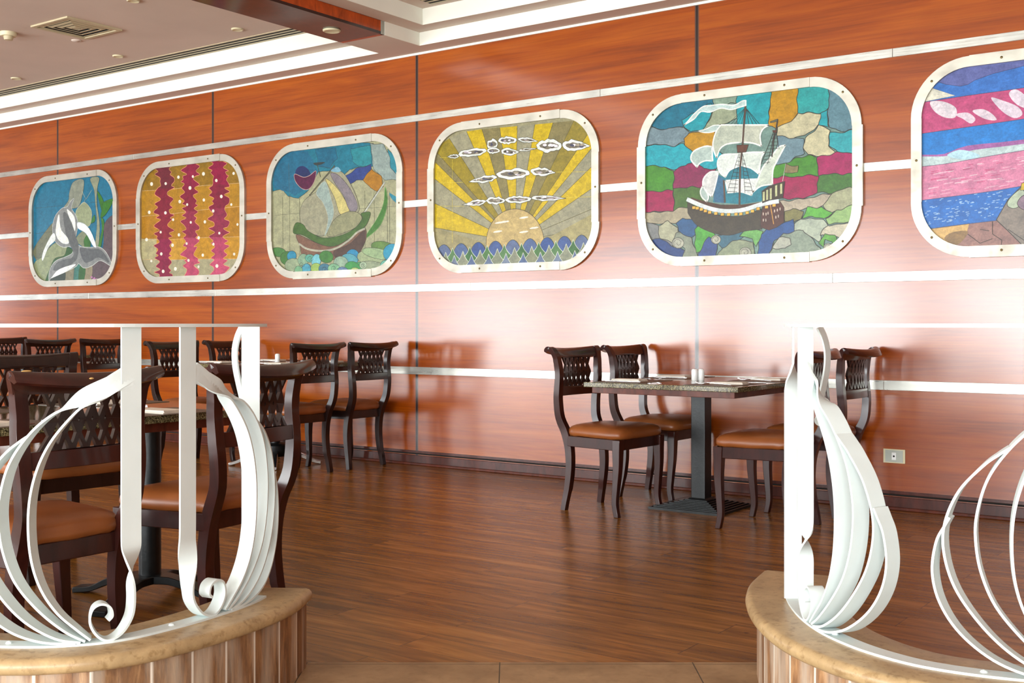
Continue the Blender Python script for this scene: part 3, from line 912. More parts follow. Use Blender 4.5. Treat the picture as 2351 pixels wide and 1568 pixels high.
# --- panel 5 : galleon
root, inner = panel(4, 'rounded glass panel with a white-sailed galleon on a multicoloured patchwork sky')
A = Art((1420, 160), 2.5252, inner)
A.warp = 4.2
TQ, OC, BG, MG, GR, BL = (28, 150, 160), (182, 134, 18), (186, 180, 146), (152, 22, 74), (66, 132, 34), (74, 98, 134)
for p, c in [
    ([(150, 300), (150, 160), (560, 140), (560, 200), (400, 290), (370, 330), (270, 345), (180, 330)], (24, 108, 132)),
    ([(380, 330), (370, 290), (540, 190), (560, 220), (530, 270), (490, 350), (420, 360)], (26, 146, 158)),
    ([(540, 120), (760, 110), (750, 180), (560, 215)], (128, 152, 132)),
    ([(560, 220), (700, 220), (680, 280), (600, 320), (470, 365), (500, 330), (535, 270)], (146, 156, 128)),
    ([(690, 120), (885, 110), (875, 250), (870, 330), (700, 330), (680, 280)], TQ),
    ([(880, 110), (1042, 100), (1038, 250), (1000, 300), (910, 340), (865, 330), (880, 230)], OC),
    ([(1040, 95), (1230, 90), (1222, 210), (1190, 255), (1080, 250), (1038, 250)], (40, 152, 150)),
    ([(1222, 90), (1400, 120), (1380, 340), (1310, 360), (1220, 330), (1215, 210)], (90, 128, 140)),
    ([(1168, 250), (1215, 230), (1215, 330), (1160, 330)], TQ),
    ([(160, 330), (270, 345), (375, 330), (410, 360), (380, 420), (320, 440), (160, 432)], (112, 134, 142)),
    ([(410, 365), (470, 362), (560, 350), (560, 440), (500, 480), (440, 500), (390, 450), (380, 400)], OC),
    ([(925, 330), (1000, 300), (1040, 250), (1170, 255), (1165, 320), (1080, 380), (1000, 400), (920, 385)], BG),
    ([(1080, 400), (1165, 325), (1220, 350), (1222, 440), (1250, 480), (1170, 508), (1095, 490), (1072, 440)], (192, 186, 150)),
    ([(1222, 360), (1310, 362), (1390, 340), (1390, 480), (1270, 485), (1225, 440)], (46, 158, 166)),
    ([(155, 435), (320, 440), (380, 430), (440, 500), (540, 450), (620, 500), (560, 575), (470, 580), (420, 545), (370, 580), (320, 580), (260, 560), (155, 560)], (30, 156, 170)),
    ([(920, 385), (1070, 400), (1080, 480), (1000, 530), (900, 560)], (104, 132, 142)),
    ([(155, 560), (260, 560), (318, 585), (318, 700), (155, 705)], GR),
    ([(318, 590), (400, 540), (450, 545), (500, 580), (560, 570), (560, 680), (320, 685)], (128, 34, 76)),
    ([(155, 705), (318, 700), (318, 820), (240, 825), (155, 820)], MG),
    ([(320, 685), (500, 680), (500, 800), (400, 800), (320, 820)], (70, 104, 40)),
    ([(890, 560), (1000, 530), (1095, 492), (1155, 510), (1155, 610), (890, 630)], GR),
    ([(1155, 510), (1250, 480), (1400, 485), (1400, 600), (1155, 610)], (158, 30, 88)),
    ([(890, 625), (1155, 612), (1155, 715), (1060, 750), (940, 745), (890, 700)], MG),
    ([(1155, 610), (1400, 600), (1400, 690), (1240, 715), (1155, 715)], (62, 110, 42)),
    ([(150, 820), (240, 830), (380, 800), (470, 800), (470, 890), (150, 890)], (162, 152, 126)),
    ([(920, 760), (1060, 752), (1240, 715), (1190, 790), (1130, 800), (960, 830)], (176, 164, 142)),
    ([(1190, 790), (1240, 715), (1340, 680), (1400, 690), (1400, 780), (1290, 820), (1220, 830)], (160, 162, 128)),
    ([(960, 830), (1010, 800), (1075, 820), (1060, 860), (1020, 890), (960, 880)], (122, 118, 70)),
    ([(1065, 855), (1100, 800), (1180, 795), (1235, 830), (1190, 862), (1110, 855)], (90, 168, 60)),
    ([(1200, 860), (1260, 820), (1400, 770), (1400, 880), (1300, 890), (1210, 890)], (142, 176, 110)),
    ([(1020, 900), (1060, 860), (1190, 870), (1210, 900), (1170, 960), (1180, 1000), (1090, 960), (1020, 940)], (168, 178, 158)),
    ([(1165, 960), (1210, 900), (1400, 890), (1400, 1000), (1290, 1040), (1270, 970)], (190, 184, 160)),
    ([(150, 880), (230, 900), (240, 970), (320, 1000), (310, 1060), (150, 1050)], (120, 122, 120)),
    ([(225, 900), (290, 880), (340, 920), (350, 960), (320, 1000), (240, 975)], (164, 164, 136)),
    ([(180, 1000), (240, 975), (300, 1010), (380, 1050), (370, 1110), (240, 1100)], (34, 62, 118)),
    ([(310, 990), (330, 950), (400, 940), (450, 1040), (460, 1100), (370, 1100), (380, 1040)], (128, 136, 118)),
    ([(330, 890), (370, 860), (450, 880), (450, 950), (420, 970), (350, 940)], (42, 84, 128)),
    ([(440, 930), (470, 890), (540, 920), (560, 960), (480, 1040), (450, 1060)], (76, 154, 54)),
    ([(460, 1060), (520, 970), (580, 1000), (560, 1100), (460, 1100)], (46, 72, 130)),
    ([(560, 960), (600, 960), (740, 920), (740, 960), (600, 1040)], (56, 100, 118)),
    ([(560, 1100), (600, 1030), (700, 980), (780, 1000), (800, 1100)], (134, 144, 116)),
    ([(700, 960), (760, 925), (840, 930), (820, 1000), (800, 1030), (770, 980)], (104, 164, 86)),
    ([(800, 1100), (830, 950), (900, 900), (1020, 870), (1020, 940), (900, 990), (870, 1100)], (40, 78, 136)),
    ([(870, 1100), (900, 1010), (960, 950), (1070, 930), (1170, 1030), (1180, 1100)], (132, 146, 128)),
    ([(890, 1030), (930, 975), (990, 970), (1000, 1010), (960, 1040)], (170, 172, 156)),
    ([(1165, 1000), (1200, 955), (1250, 960), (1275, 1010), (1255, 1040), (1235, 1000), (1200, 985), (1190, 1030)], (90, 156, 60)),
    ([(1190, 1050), (1200, 1010), (1250, 1010), (1240, 1050), (1200, 1070)], (170, 172, 150)),
]: A.poly(p, c, False, DK, .0040)
A.warp = 0.0
for x, y, r in [(345, 1005, 34), (565, 985, 28), (735, 1060, 34), (1215, 1030, 26)]:
    A.ell(x, y, r, r * .9, (168, 168, 150), 0, DK, .003)
    A.line([(x + r * (1 - t / 13) * cos(t * .8 + 1), y + r * (1 - t / 13) * sin(t * .8 + 1)) for t in range(12)], DK, .0025)
# ship, traced on the closer view
A.o = (1600, 200); A.s = 4.3538
TL = (34, 128, 140)
A.poly([(160, 1150), (200, 870), (270, 900), (310, 800), (440, 780), (600, 830), (760, 980), (640, 1140), (450, 1170)], (32, 120, 136))
A.poly([(165, 1110), (205, 870), (270, 920), (285, 1160), (180, 1150)], (52, 100, 132))
A.poly([(0, 1120), (120, 1150), (240, 1175), (450, 1175), (640, 1150), (640, 1190), (400, 1260), (160, 1240), (-40, 1170), (-60, 1100)], (76, 48, 32))
for x in [400, 412, 424, 436, 448, 460]: A.line([(484, 205), (300 + (x - 400) * 3, 375)], (50, 70, 70), .002)
for x in (520, 560, 600, 630): A.line([(490, 210), (x, 375)], (40, 50, 50), .003)
Wt = (236, 238, 228); SW = (172, 190, 182)


def sail(p, c=SW, w=.009): A.poly(p, c, False, Wt, w)


sail(crom([(-480 + 350, 380), (-90, 340), (-30, 270), (60, 195), (130, 185), (250, 172), (370, 180), (450, 140), (490, 132)], 4) + crom([(490, 185), (430, 200), (340, 225), (240, 210), (130, 250), (40, 245), (-30, 320), (-130, 380)], 4), (186, 208, 204), .007)
sail(crom([(10, 440), (90, 420), (160, 385), (240, 378)], 4) + crom([(215, 425), (150, 450), (80, 455), (10, 440)], 4), (176, 196, 190), .006)
sail(crom([(240, 378), (190, 450), (160, 560), (170, 640), (198, 705)], 4) + crom([(198, 705), (230, 620), (300, 570), (450, 550)], 4) + [(465, 378)], (178, 186, 168))
sail(crom([(465, 378), (720, 378)], 2) + crom([(720, 378), (660, 420), (632, 490), (645, 590)], 4) + crom([(645, 590), (560, 560), (455, 550)], 4), (186, 190, 172))
sail(crom([(150, 595), (80, 592), (-30, 640), (-60, 720), (0, 800)], 4) + crom([(0, 800), (30, 760), (90, 735), (158, 740)], 4))
sail(crom([(410, 668), (250, 680), (205, 760), (230, 850), (283, 900)], 4) + crom([(283, 900), (330, 830), (420, 790), (440, 785)], 4) + [(440, 660)], (214, 222, 214))
sail([(445, 660), (560, 650), (675, 650)] + crom([(675, 650), (640, 720), (622, 870)], 3) + crom([(622, 870), (540, 810), (445, 785)], 3), (206, 216, 206))
sail(crom([(215, 845), (130, 850), (65, 920), (70, 1020), (150, 1095)], 4) + crom([(150, 1095), (180, 1000), (215, 845)], 3), (206, 208, 204))
sail(crom([(60, 985), (35, 1040), (50, 1100), (98, 1145)], 3) + crom([(98, 1145), (115, 1090), (60, 985)], 3))
sail([(285, 935), (430, 925), (605, 920)] + crom([(605, 920), (580, 1000), (545, 1080)], 3) + crom([(545, 1080), (430, 1045), (310, 1058)], 3), (222, 226, 220))
sail(crom([(885, 580), (820, 600), (740, 700), (660, 800), (610, 920), (560, 1050)], 4) + crom([(560, 1050), (640, 990), (755, 970)], 3) + crom([(755, 970), (760, 830), (800, 740), (885, 580)], 3), (196, 206, 190))
# masts, crow's nest, rigging
A.line([(486, 190), (470, 380), (455, 600), (432, 800), (425, 1200)], (82, 62, 50), .013)
A.line([(268, 930), (280, 1155)], (82, 62, 50), .012)
A.poly([(398, 580), (515, 575), (490, 650), (405, 655)], (92, 52, 34), False, DK, .003)
A.line([(808, 320), (790, 430), (765, 540), (750, 700)], (60, 50, 44), .009)
A.poly([(755, 430), (800, 430), (795, 455), (760, 455)], (84, 44, 30))
A.poly([(730, 345), (806, 318), (800, 345), (735, 358)], (90, 90, 70), False, DK, .002)
for a, b in [((765, 450), (640, 770)), ((775, 450), (705, 770)), ((795, 450), (822, 620)), ((420, 665), (300, 1060)), ((430, 665), (372, 1060)), ((455, 665), (560, 1060)), ((450, 665), (482, 1060))]: A.line([a, b], DK, .003)
for k in range(9): A.line([(758 - k * 13, 475 + k * 36), (800 + k * 3 - (k > 4) * k * 12, 478 + k * 34)], DK, .003)
for k in range(10): A.line([(410 - k * 12, 700 + k * 38), (432 - k * 3, 705 + k * 38)], DK, .003); A.line([(456 + k * 3, 690 + k * 38), (468 + k * 10, 694 + k * 38)], DK, .003)
# hull
A.poly(crom([(-95, 1130), (-20, 1190), (150, 1262), (330, 1290), (480, 1280), (640, 1215)], 4) + [(650, 1420)] + crom([(650, 1420), (480, 1440), (330, 1480), (170, 1460), (0, 1380), (-90, 1260)], 4), (66, 58, 44), False, DK, .003)
A.poly([(660, 1170), (830, 1140), (870, 1200), (872, 1350), (800, 1400), (720, 1430), (635, 1400), (640, 1280)], (80, 46, 36), False, DK, .003)
A.line(crom([(-100, 1120), (60, 1190), (200, 1230), (330, 1240), (470, 1225), (650, 1170), (820, 1140)], 4), (214, 222, 220), .026)
for x, y in [(-30, 1205), (5, 1210), (45, 1222), (85, 1238), (128, 1252), (190, 1263), (255, 1272), (318, 1274), (392, 1270), (440, 1268), (503, 1256), (556, 1240), (612, 1216), (696, 1200), (772, 1182)]:
    A.poly([(x - 16, y - 13), (x + 16, y - 15), (x + 16, y + 12), (x - 16, y + 14)], (232, 178, 70), False, (110, 70, 20), .002)
A.poly([(650, 1040), (720, 990), (880, 940), (860, 1110), (730, 1130), (655, 1160)], (58, 46, 34), False, DK, .003)
for x, y, h in [(668, 1095, 90), (702, 1080, 100), (738, 1070, 110), (792, 1040, 110), (842, 1020, 100)]: A.poly([(x - 9, y - h / 2), (x + 11, y - h / 2 - 6), (x + 11, y + h / 2 - 6), (x - 9, y + h / 2)], (186, 188, 140))
A.line([(735, 1175), (768, 1370)], (206, 150, 70), .005)
for x, y in [(664, 1268), (692, 1270), (712, 1260), (777, 1238), (805, 1230), (832, 1218), (665, 1330), (690, 1330), (790, 1300), (815, 1290)]: A.ell(x, y, 6, 16, (196, 176, 160))
A.line([(858, 940), (890, 765)], (190, 190, 180), .004)
A.poly(crom([(892, 765), (950, 790), (1016, 785)], 3) + [(1008, 850), (950, 860), (876, 856)], (128, 116, 76), False, DK, .003)
A.build(root, (110, 140, 130))

# --- panel 6 : pink and blue seascape
root, inner = panel(5, 'rightmost rounded glass panel of pink and blue bands above rocks, cut by the photo edge')
A = Art((2050, 80), 2.8, inner)


def band(pts, ptsb, c): A.poly(crom(pts, 3) + crom(ptsb, 3)[::-1], c, False, (60, 60, 90), .0025)


E_ = 1500
band([(150, 60), (E_, -200)], [(150, 440), (480, 390), (843, 340), (E_, 240)], (54, 112, 190))
band([(150, 60), (500, 60), (E_, -150)], [(150, 260), (430, 330), (640, 250), (E_, 40)], (92, 100, 158))
band([(150, 440), (480, 390), (843, 340), (E_, 240)], [(150, 640), (843, 540), (E_, 440)], (186, 74, 120))
A.poly([(200, 300), (260, 345), (400, 390), (150, 440)], (216, 214, 196), False, (120, 120, 110), .002)
band([(150, 640), (843, 540), (E_, 440)], [(150, 780), (350, 775), (843, 740), (E_, 640)], (30, 122, 200))
A.poly(crom([(180, 770), (330, 765), (480, 712), (843, 672), (E_, 560)], 3) + crom([(E_, 660), (843, 740), (550, 800), (180, 780)], 3), (158, 96, 158))
A.poly(crom([(180, 782), (360, 778), (520, 740), (843, 700), (E_, 600)], 3) + [(E_, 700), (843, 750), (300, 845), (180, 850)], (184, 204, 204))
A.poly(crom([(350, 770), (420, 740), (500, 750), (560, 780), (470, 800), (380, 790)], 4, True), (176, 214, 226))
band([(150, 850), (330, 830), (560, 790), (843, 742), (E_, 640)], [(150, 1068), (600, 1010), (843, 970), (E_, 870)], (206, 126, 158))
band([(150, 1068), (600, 1010), (843, 970), (E_, 870)], [(150, 1260), (480, 1215), (E_, 1100)], (36, 106, 186))
band([(150, 1260), (480, 1215), (E_, 1100)], [(150, 1420), (E_, 1420)], (150, 112, 104))
A.poly([(150, 1260), (490, 1215), (470, 1290), (400, 1350), (150, 1420)], (206, 168, 104), False, (120, 90, 60), .002)
A.poly(crom([(330, 1310), (380, 1270), (480, 1262), (450, 1320), (400, 1350)], 4, True), (140, 110, 70))
A.poly(crom([(240, 430), (330, 430), (405, 470), (400, 530), (330, 530), (265, 490)], 4, True), (216, 206, 212))
A.poly(crom([(400, 512), (480, 500), (530, 540), (500, 570), (450, 540)], 4, True), (214, 196, 208))
A.poly(crom([(510, 490), (580, 478), (640, 510), (665, 548), (590, 540)], 4, True), (216, 200, 210))
A.poly(crom([(630, 405), (700, 420), (800, 460), (832, 510), (780, 535), (700, 490)], 4, True), (218, 204, 216))
A.poly(crom([(745, 380), (790, 350), (860, 400), (900, 480), (800, 450)], 4, True), (220, 208, 220))
q = random.Random(5)
for k in range(110):
    x = q.uniform(200, 760); y = q.uniform(1060, 1220) - (x - 200) * .12; w = q.uniform(8, 26)
    A.poly([(x, y), (x + w, y - w * .14), (x + w, y - w * .14 + 4), (x, y + 5)], (150, 186, 220))
for k in range(90):
    x = q.uniform(200, 1100); y = q.uniform(860, 1040) - (x - 200) * .13; w = q.uniform(30, 90)
    A.poly([(x, y), (x + w, y - w * .14), (x + w, y - w * .14 + 4), (x, y + 6)], q.choice([(226, 170, 190), (196, 90, 130), (222, 190, 200)]))
A.poly([(665, 1190), (740, 1060), (830, 970), (1000, 940), (1300, 1000), (1300, 1420), (900, 1420), (740, 1260)], (132, 122, 112), False, DK, .004)
A.poly(crom([(735, 1080), (770, 1030), (830, 990), (850, 1050), (800, 1110), (750, 1110)], 4, True), (176, 190, 164), False, DK, .003)
A.poly(crom([(800, 1080), (843, 1030), (920, 1040), (900, 1130), (830, 1120)], 4, True), (140, 116, 132), False, DK, .003)
A.poly([(828, 955), (900, 930), (900, 990), (820, 1000)], (206, 176, 40), False, DK, .003)
for l in ([(640, 1200), (640, 1280), (700, 1320), (690, 1400)], [(480, 1280), (560, 1340), (640, 1310)], [(560, 1250), (620, 1260)], [(740, 1250), (843, 1320)]): A.line(l, DK, .003)
A.build(root, (120, 130, 170))

# ================================================================== CURVED PARTITIONS
LEFT_CURVE = [(-2.7, 4.05), (-2.25, 3.5), (-1.85, 3.12), (-1.52, 2.94), (-1.25, 2.885), (-1.09, 2.902), (-1.0, 2.95), (-.92, 3.045), (-.86, 3.135), (-.79, 3.27), (-.752, 3.39), (-.738, 3.54)]
RIGHT_CURVE = [(.95, 3.72), (.875, 3.55), (.832, 3.38), (.815, 3.2), (.822, 3.05), (.85, 2.93), (.905, 2.81), (1.0, 2.70), (1.17, 2.615), (1.40, 2.575), (1.72, 2.63), (2.1, 2.86), (2.5, 3.2)]
CAPZ = .25


def resample(P, step=.02):
    out = [P[0]]; acc = 0
    for a, b in zip(P, P[1:]):
        d = sqrt((b[0] - a[0]) ** 2 + (b[1] - a[1]) ** 2); t = step - acc
        while t <= d:
            out.append((a[0] + (b[0] - a[0]) * t / d, a[1] + (b[1] - a[1]) * t / d)); t += step
        acc = (acc + d) % step
    return out


class Path2:
    def __init__(s, ctrl):
        s.p = [cw(*q) for q in resample(crom(ctrl, 12), .025)]
        s.s = [0]
        for a, b in zip(s.p, s.p[1:]): s.s.append(s.s[-1] + sqrt((b[0] - a[0]) ** 2 + (b[1] - a[1]) ** 2))
        N = len(s.p); s.nrm = []
        for i in range(N):
            a = s.p[max(0, i - 2)]; b = s.p[min(N - 1, i + 2)]
            dx, dy = b[0] - a[0], b[1] - a[1]; d = sqrt(dx * dx + dy * dy)
            s.nrm.append((dy / d, -dx / d))       # right of travel = outside, towards the entrance

    def sweep(s, sec, z0=0, i0=0, i1=None, step=1):
        """sec: list of (offset outward, z)"""
        rings = []
        idx = list(range(i0, (i1 or len(s.p)), step))
        for i in idx:
            (x, y), (nx, ny) = s.p[i], s.nrm[i]
            rings.append([(x + nx * o, y + ny * o, z0 + z) for o, z in sec])
        return Geo().loft(rings), idx

    def at_u(s, u):
        """point of the strip seen at photo column u (first crossing), for placing the foot of an upright"""
        best = None
        for i, (x, y) in enumerate(s.p):
            d = x * FX + y * FY; r = x * RX + y * RY
            e = abs(U0 + F_PX * r / d - u)
            if best is None or e < best[0]: best = (e, i)
        return best[1]


def partition(ctrl, label, side):
    P = Path2(ctrl)
    root = empty('curved_partition', (*P.p[len(P.p) // 2], 0), 0, label, 'low wall', 'curved low walls at the entrance')
    ox, oy = root.location.x, root.location.y

    def shift(o):
        for v in o.data.vertices: v.co.x -= ox; v.co.y -= oy
        o.data.update(); return o
    # stone cap with rounded nosings
    t = .042; hw = .128 if side == 'L' else .14
    sec = []
    for k in range(7):
        a = -pi / 2 + pi * k / 6; sec.append((hw - t / 2 + t / 2 * cos(a), -t / 2 + t / 2 * sin(a)))
    for k in range(7):
        a = pi / 2 + pi * k / 6; sec.append((-hw + t / 2 + t / 2 * cos(a), -t / 2 + t / 2 * sin(a)))
    N = len(P.p)
    cuts = [0, int(N * .38), int(N * .66), N] if side == 'L' else [0, 8, int(N * .42), int(N * .7), N]
    if side == 'L': cuts = [0, int(N * .42), N - 14, N - 5, N]
    cuts = sorted(set(cuts))
    for a, b in zip(cuts, cuts[1:]):
        g, _ = P.sweep(sec, CAPZ, a, min(b + 1, N)); shift(g.obj('stone_cap', M['stone'], root, smooth=True, autosmooth=40))
    # masonry body
    zt = CAPZ - t
    rings = []
    g, _ = P.sweep([(.092, 0), (.092, zt), (-.1, zt), (-.1, 0)], 0)
    shift(g.obj('masonry', M['plaster'], root))
    # vertical boards on the outside, slightly faceted
    bw = .105
    verts, faces, uvs = [], [], []
    i = 0; total = P.s[-1]
    pts = []
    kb = 0
    def at(s_):
        j = 0
        while j < len(P.s) - 2 and P.s[j + 1] < s_: j += 1
        f = min(1, max(0, (s_ - P.s[j]) / (P.s[j + 1] - P.s[j])))
        x = P.p[j][0] + (P.p[j + 1][0] - P.p[j][0]) * f; y = P.p[j][1] + (P.p[j + 1][1] - P.p[j][1]) * f
        nx = P.nrm[j][0] + (P.nrm[j + 1][0] - P.nrm[j][0]) * f; ny = P.nrm[j][1] + (P.nrm[j + 1][1] - P.nrm[j][1]) * f
        return x, y, nx, ny
    s0 = 0
    while s0 < total:
        s1 = min(s0 + bw, total)
        n = len(verts)
        for s_ in (s0, s1):
            x, y, nx, ny = at(s_)
            for o_ in (.092, .106):
                for z in (0, zt - .001): verts.append((x + nx * o_ - ox, y + ny * o_ - oy, z)); uvs.append((s_ + (.0001 if s_ == s0 else -.0001), z))
        a = n
        for f in ((a + 2, a + 3, a + 7, a + 6), (a, a + 2, a + 6, a + 4), (a + 1, a + 5, a + 7, a + 3), (a, a + 1, a + 3, a + 2), (a + 4, a + 6, a + 7, a + 5)): faces.append(f)
        s0 = s1
    me = bpy.data.meshes.new('board_cladding'); me.from_pydata(verts, [], faces)
    ul = me.uv_layers.new(name='UVMap')
    for lp in me.loops: ul.data[lp.index].uv = uvs[lp.vertex_index]
    me.materials.append(M['clad'])
    bm = bmesh.new(); bm.from_mesh(me); bmesh.ops.recalc_face_normals(bm, faces=bm.faces); bm.to_mesh(me); bm.free()
    o = bpy.data.objects.new('board_cladding', me); o.parent = root; link(o)
    # end board facing the opening
    e = (-1 if side == 'L' else 0); (x, y), (nx, ny) = P.p[e], P.nrm[e]
    tx, ty = (-ny, nx) if side == 'L' else (ny, -nx)
    vs = []
    for o_ in (-.1, .106):
        for q in (0, .012):
            for z in (0, zt - .001): vs.append((x + nx * o_ + tx * q - ox, y + ny * o_ + ty * q - oy, z))
    fs = [(0, 1, 3, 2), (4, 6, 7, 5), (0, 4, 5, 1), (2, 3, 7, 6), (1, 5, 7, 3), (0, 2, 6, 4)]
    me = bpy.data.meshes.new('end_board'); me.from_pydata(vs, [], fs)
    ul = me.uv_layers.new(name='UVMap')
    for lp in me.loops:
        v = vs[lp.vertex_index]; ul.data[lp.index].uv = (.12 + (.1 if lp.vertex_index > 3 else 0) * .5, v[2])
    me.materials.append(M['clad']); o = bpy.data.objects.new('end_board', me); o.parent = root; link(o)
    return P, root


PL, wallL = partition(LEFT_CURVE, 'curved low wall with stone cap and weathered boards at lower left', 'L')
PR, wallR = partition(RIGHT_CURVE, 'curved low wall with stone cap and limewashed boards at lower right', 'R')

# entrance paving outside the partitions
pts = [(x + nx * .1, y + ny * .1) for (x, y), (nx, ny) in zip(PL.p, PL.nrm)]
e = cw(-.70, 3.57); e2 = cw(.80, 3.57)
pts2 = [(x + nx * .1, y + ny * .1) for (x, y), (nx, ny) in zip(PR.p, PR.nrm)]
k0 = next(i for i, p in enumerate(pts2) if p[0] * FX + p[1] * FY < 3.55)
far = [cw(2.6, -3), cw(-2.9, -3)]
poly = pts[:-1] + [e, e2] + pts2[k0:] + far
n = len(poly)
g = Geo(); g.v = [(x, y, .0) for x, y in poly] + [(x, y, .006) for x, y in poly]
g.f = [tuple(range(n))[::-1], tuple(range(n, 2 * n))] + [(i, (i + 1) % n, n + (i + 1) % n, n + i) for i in range(n)]
struct(g.obj('floor_entrance', M['tile']))
a, b = cw(.57, 3.565), cw(.60, 3.3)


# ================================================================== WHITE IRON RAILINGS
def ribbon(name, pts, nrm, rolls, width, thick, parent, off=(0, 0, 0), smooth=True):
    """flat bar along pts; roll 0: flat side follows the bend (width along nrm), 90: width lies in the plane of the bend"""
    rings = []; N = len(pts)
    NL = [Vector((*n_[:2], 0)).normalized() for n_ in nrm] if isinstance(nrm, list) else [Vector(nrm).normalized()] * N
    V = [Vector(p) for p in pts]
    for i in range(N):
        t = (V[min(N - 1, i + 1)] - V[max(0, i - 1)]).normalized()
        n_ = (NL[i] - t * NL[i].dot(t)).normalized(); b = t.cross(n_).normalized()
        a = radians(rolls[i]); w = n_ * cos(a) + b * sin(a); h = b * cos(a) - n_ * sin(a)
        wd = width[i] if isinstance(width, list) else width
        p = V[i] - Vector(off)
        rings.append([p + w * wd / 2 + h * thick / 2, p - w * wd / 2 + h * thick / 2, p - w * wd / 2 - h * thick / 2, p + w * wd / 2 - h * thick / 2])
    return Geo().loft(rings).obj(name, M['white'], parent, smooth=True, autosmooth=35)


def interp(keys, t):
    if t <= keys[0][0]: return keys[0][1]
    for (a, x), (b, y) in zip(keys, keys[1:]):
        if t <= b:
            f = (t - a) / (b - a); f = f * f * (3 - 2 * f); return x + (y - x) * f
    return keys[-1][1]


# the wrought pattern, drawn once: metres sideways from the knot on the base strip, height above the floor
UV_ = lambda L: [((200 - u) / 907, 1.06 - (v - 744) / 907) for u, v in L]
ARC_A = [(.0, .262), (.03, .290), (.075, .335), (.112, .395), (.134, .465), (.142, .545), (.138, .625), (.12, .70), (.09, .765), (.045, .825), (.0, .870), (-.05, .905), (-.10, .935)]
ARC_B = [(.012, .260), (.06, .290), (.12, .345), (.175, .415), (.205, .49), (.216, .56), (.214, .62), (.195, .695), (.162, .755), (.115, .81), (.06, .850), (.0, .882), (-.05, .905), (-.10, .925)]
ARC_C = [(.022, .258), (.08, .272), (.15, .315), (.21, .375), (.26, .45), (.283, .53), (.280, .60), (.25, .675), (.20, .735), (.168, .762), (.146, .778)]
ARC_D = [(.034, .257), (.11, .264), (.19, .292), (.262, .345), (.307, .41), (.324, .48), (.315, .55), (.296, .59), (.285, .61)]
ARC_E = [(.045, .256), (.14, .262), (.235, .29), (.32, .35), (.385, .44), (.41, .52), (.405, .6), (.37, .67), (.31, .725), (.24, .765), (.16, .805), (.08, .84), (.0, .875), (-.10, .91)]
BAR = [(-.113, 1.052), (-.113, .9), (-.113, .7), (-.113, .52), (-.114, .46), (-.112, .40), (-.113, .345), (-.105, .305), (-.078, .270), (-.043, .2565), (-.015, .272), (.002, .305), (-.004, .338), (-.026, .350), (-.048, .340), (-.054, .318), (-.044, .306)]


class Motif:
    """one lyre of the railing; lies on the upright surface above the curved strip"""
    def __init__(s, P, root, i, sgn):
        s.P = P; s.s0 = P.s[i]; s.sg = sgn; s.root = root; s.off = root.location

    def at(s, a, z):
        P = s.P; q = s.s0 + s.sg * a; T = P.s[-1]
        if q <= 0 or q >= T:
            e, f = (0, 3) if q <= 0 else (-1, -4)
            d = Vector(P.p[e]) - Vector(P.p[f]); d.normalize(); ex = -q if q <= 0 else q - T
            p = Vector(P.p[e]) + d * ex; n = Vector(P.nrm[e]); return Vector((p.x, p.y, z)), n
        j = 0
        while j < len(P.s) - 2 and P.s[j + 1] < q: j += 1
        f = (q - P.s[j]) / (P.s[j + 1] - P.s[j])
        p = Vector(P.p[j]).lerp(Vector(P.p[j + 1]), f); n = Vector(P.nrm[j]).lerp(Vector(P.nrm[j + 1]), f)
        return Vector((p.x, p.y, z)), n

    def pts(s, L, n=6):
        r = [s.at(a, z) for a, z in crom(L, n)]
        return [q[0] for q in r], [q[1] for q in r]

    def arcs(s, which, sc=1.0, w=.046, turn=1):
        for k, L in enumerate(which):
            c = sc[k] if isinstance(sc, (list, tuple)) else sc
            L = [((a * c if a > 0 else a), z) for a, z in L]
            p, nn = s.pts(L); N = len(p)
            K = [(0, 0), (.78 - .04 * k, 0), (.91 - .04 * k, 82), (1, 90)] if L[-1][0] < 0 else [(0, 0), (1, 0)]
            rolls = [turn * interp(K, i / (N - 1)) for i in range(N)]
            ribbon('curved_bar', p, nn, rolls, w, .006, s.root, s.off)

    def bar(s, w=.054, keys=None, wk=None, sq=1.0):
        p, nn = s.pts([(a * sq, z) for a, z in BAR]); N = len(p)
        rolls = [interp(keys or [(0, 90), (.20, 90), (.34, 0), (1, 0)], i / (N - 1)) for i in range(N)]
        wid = [interp(wk or [(0, w), (.24, w), (.36, w * .8), (1, w * .72)], i / (N - 1)) for i in range(N)]
        ribbon('upright_bar', p, nn, rolls, wid, .006, s.root, s.off)


def railing(P, label, side):
    root = empty('iron_railing', (*P.p[len(P.p) // 2], CAPZ), 0, label, 'railing', 'white wrought iron railings')
    off = root.location

    def fix(o):
        for v in o.data.vertices: v.co -= off
        o.data.update(); return o
    i0, i1 = (0, len(P.p) - 5) if side == 'L' else (6, len(P.p))
    g, _ = P.sweep([(.026, 0), (.026, .009), (-.026, .009), (-.026, 0)], 1.052, i0, i1); fix(g.obj('top_rail', M['white'], root))
    g, _ = P.sweep([(.024, 0), (.024, .006), (-.024, .006), (-.024, 0)], CAPZ, i0, i1); fix(g.obj('base_strip', M['white'], root))
    for k in range(i0 + 8, i1 - 4, 17):
        (x, y) = P.p[k]
        Geo().lathe([(.001, 0), (.009, 0), (.007, .004), (.001, .006)], 10).obj('bolt', M['white'], root, loc=(x - off.x, y - off.y, .006))
    return root


def tangent(P, i): 
    a = P.p[max(0, i - 3)]; b = P.p[min(len(P.p) - 1, i + 3)]
    return Vector((b[0] - a[0], b[1] - a[1])).normalized()


railL = railing(PL, 'white wrought iron railing standing on the left curved stone-capped wall', 'L')
railR = railing(PR, 'white wrought iron railing standing on the right curved stone-capped wall', 'R')
iN = PL.at_u(200)
m = Motif(PL, railL, iN, -1); m.bar(sq=.9); m.arcs([ARC_A, ARC_B, ARC_C, ARC_D])
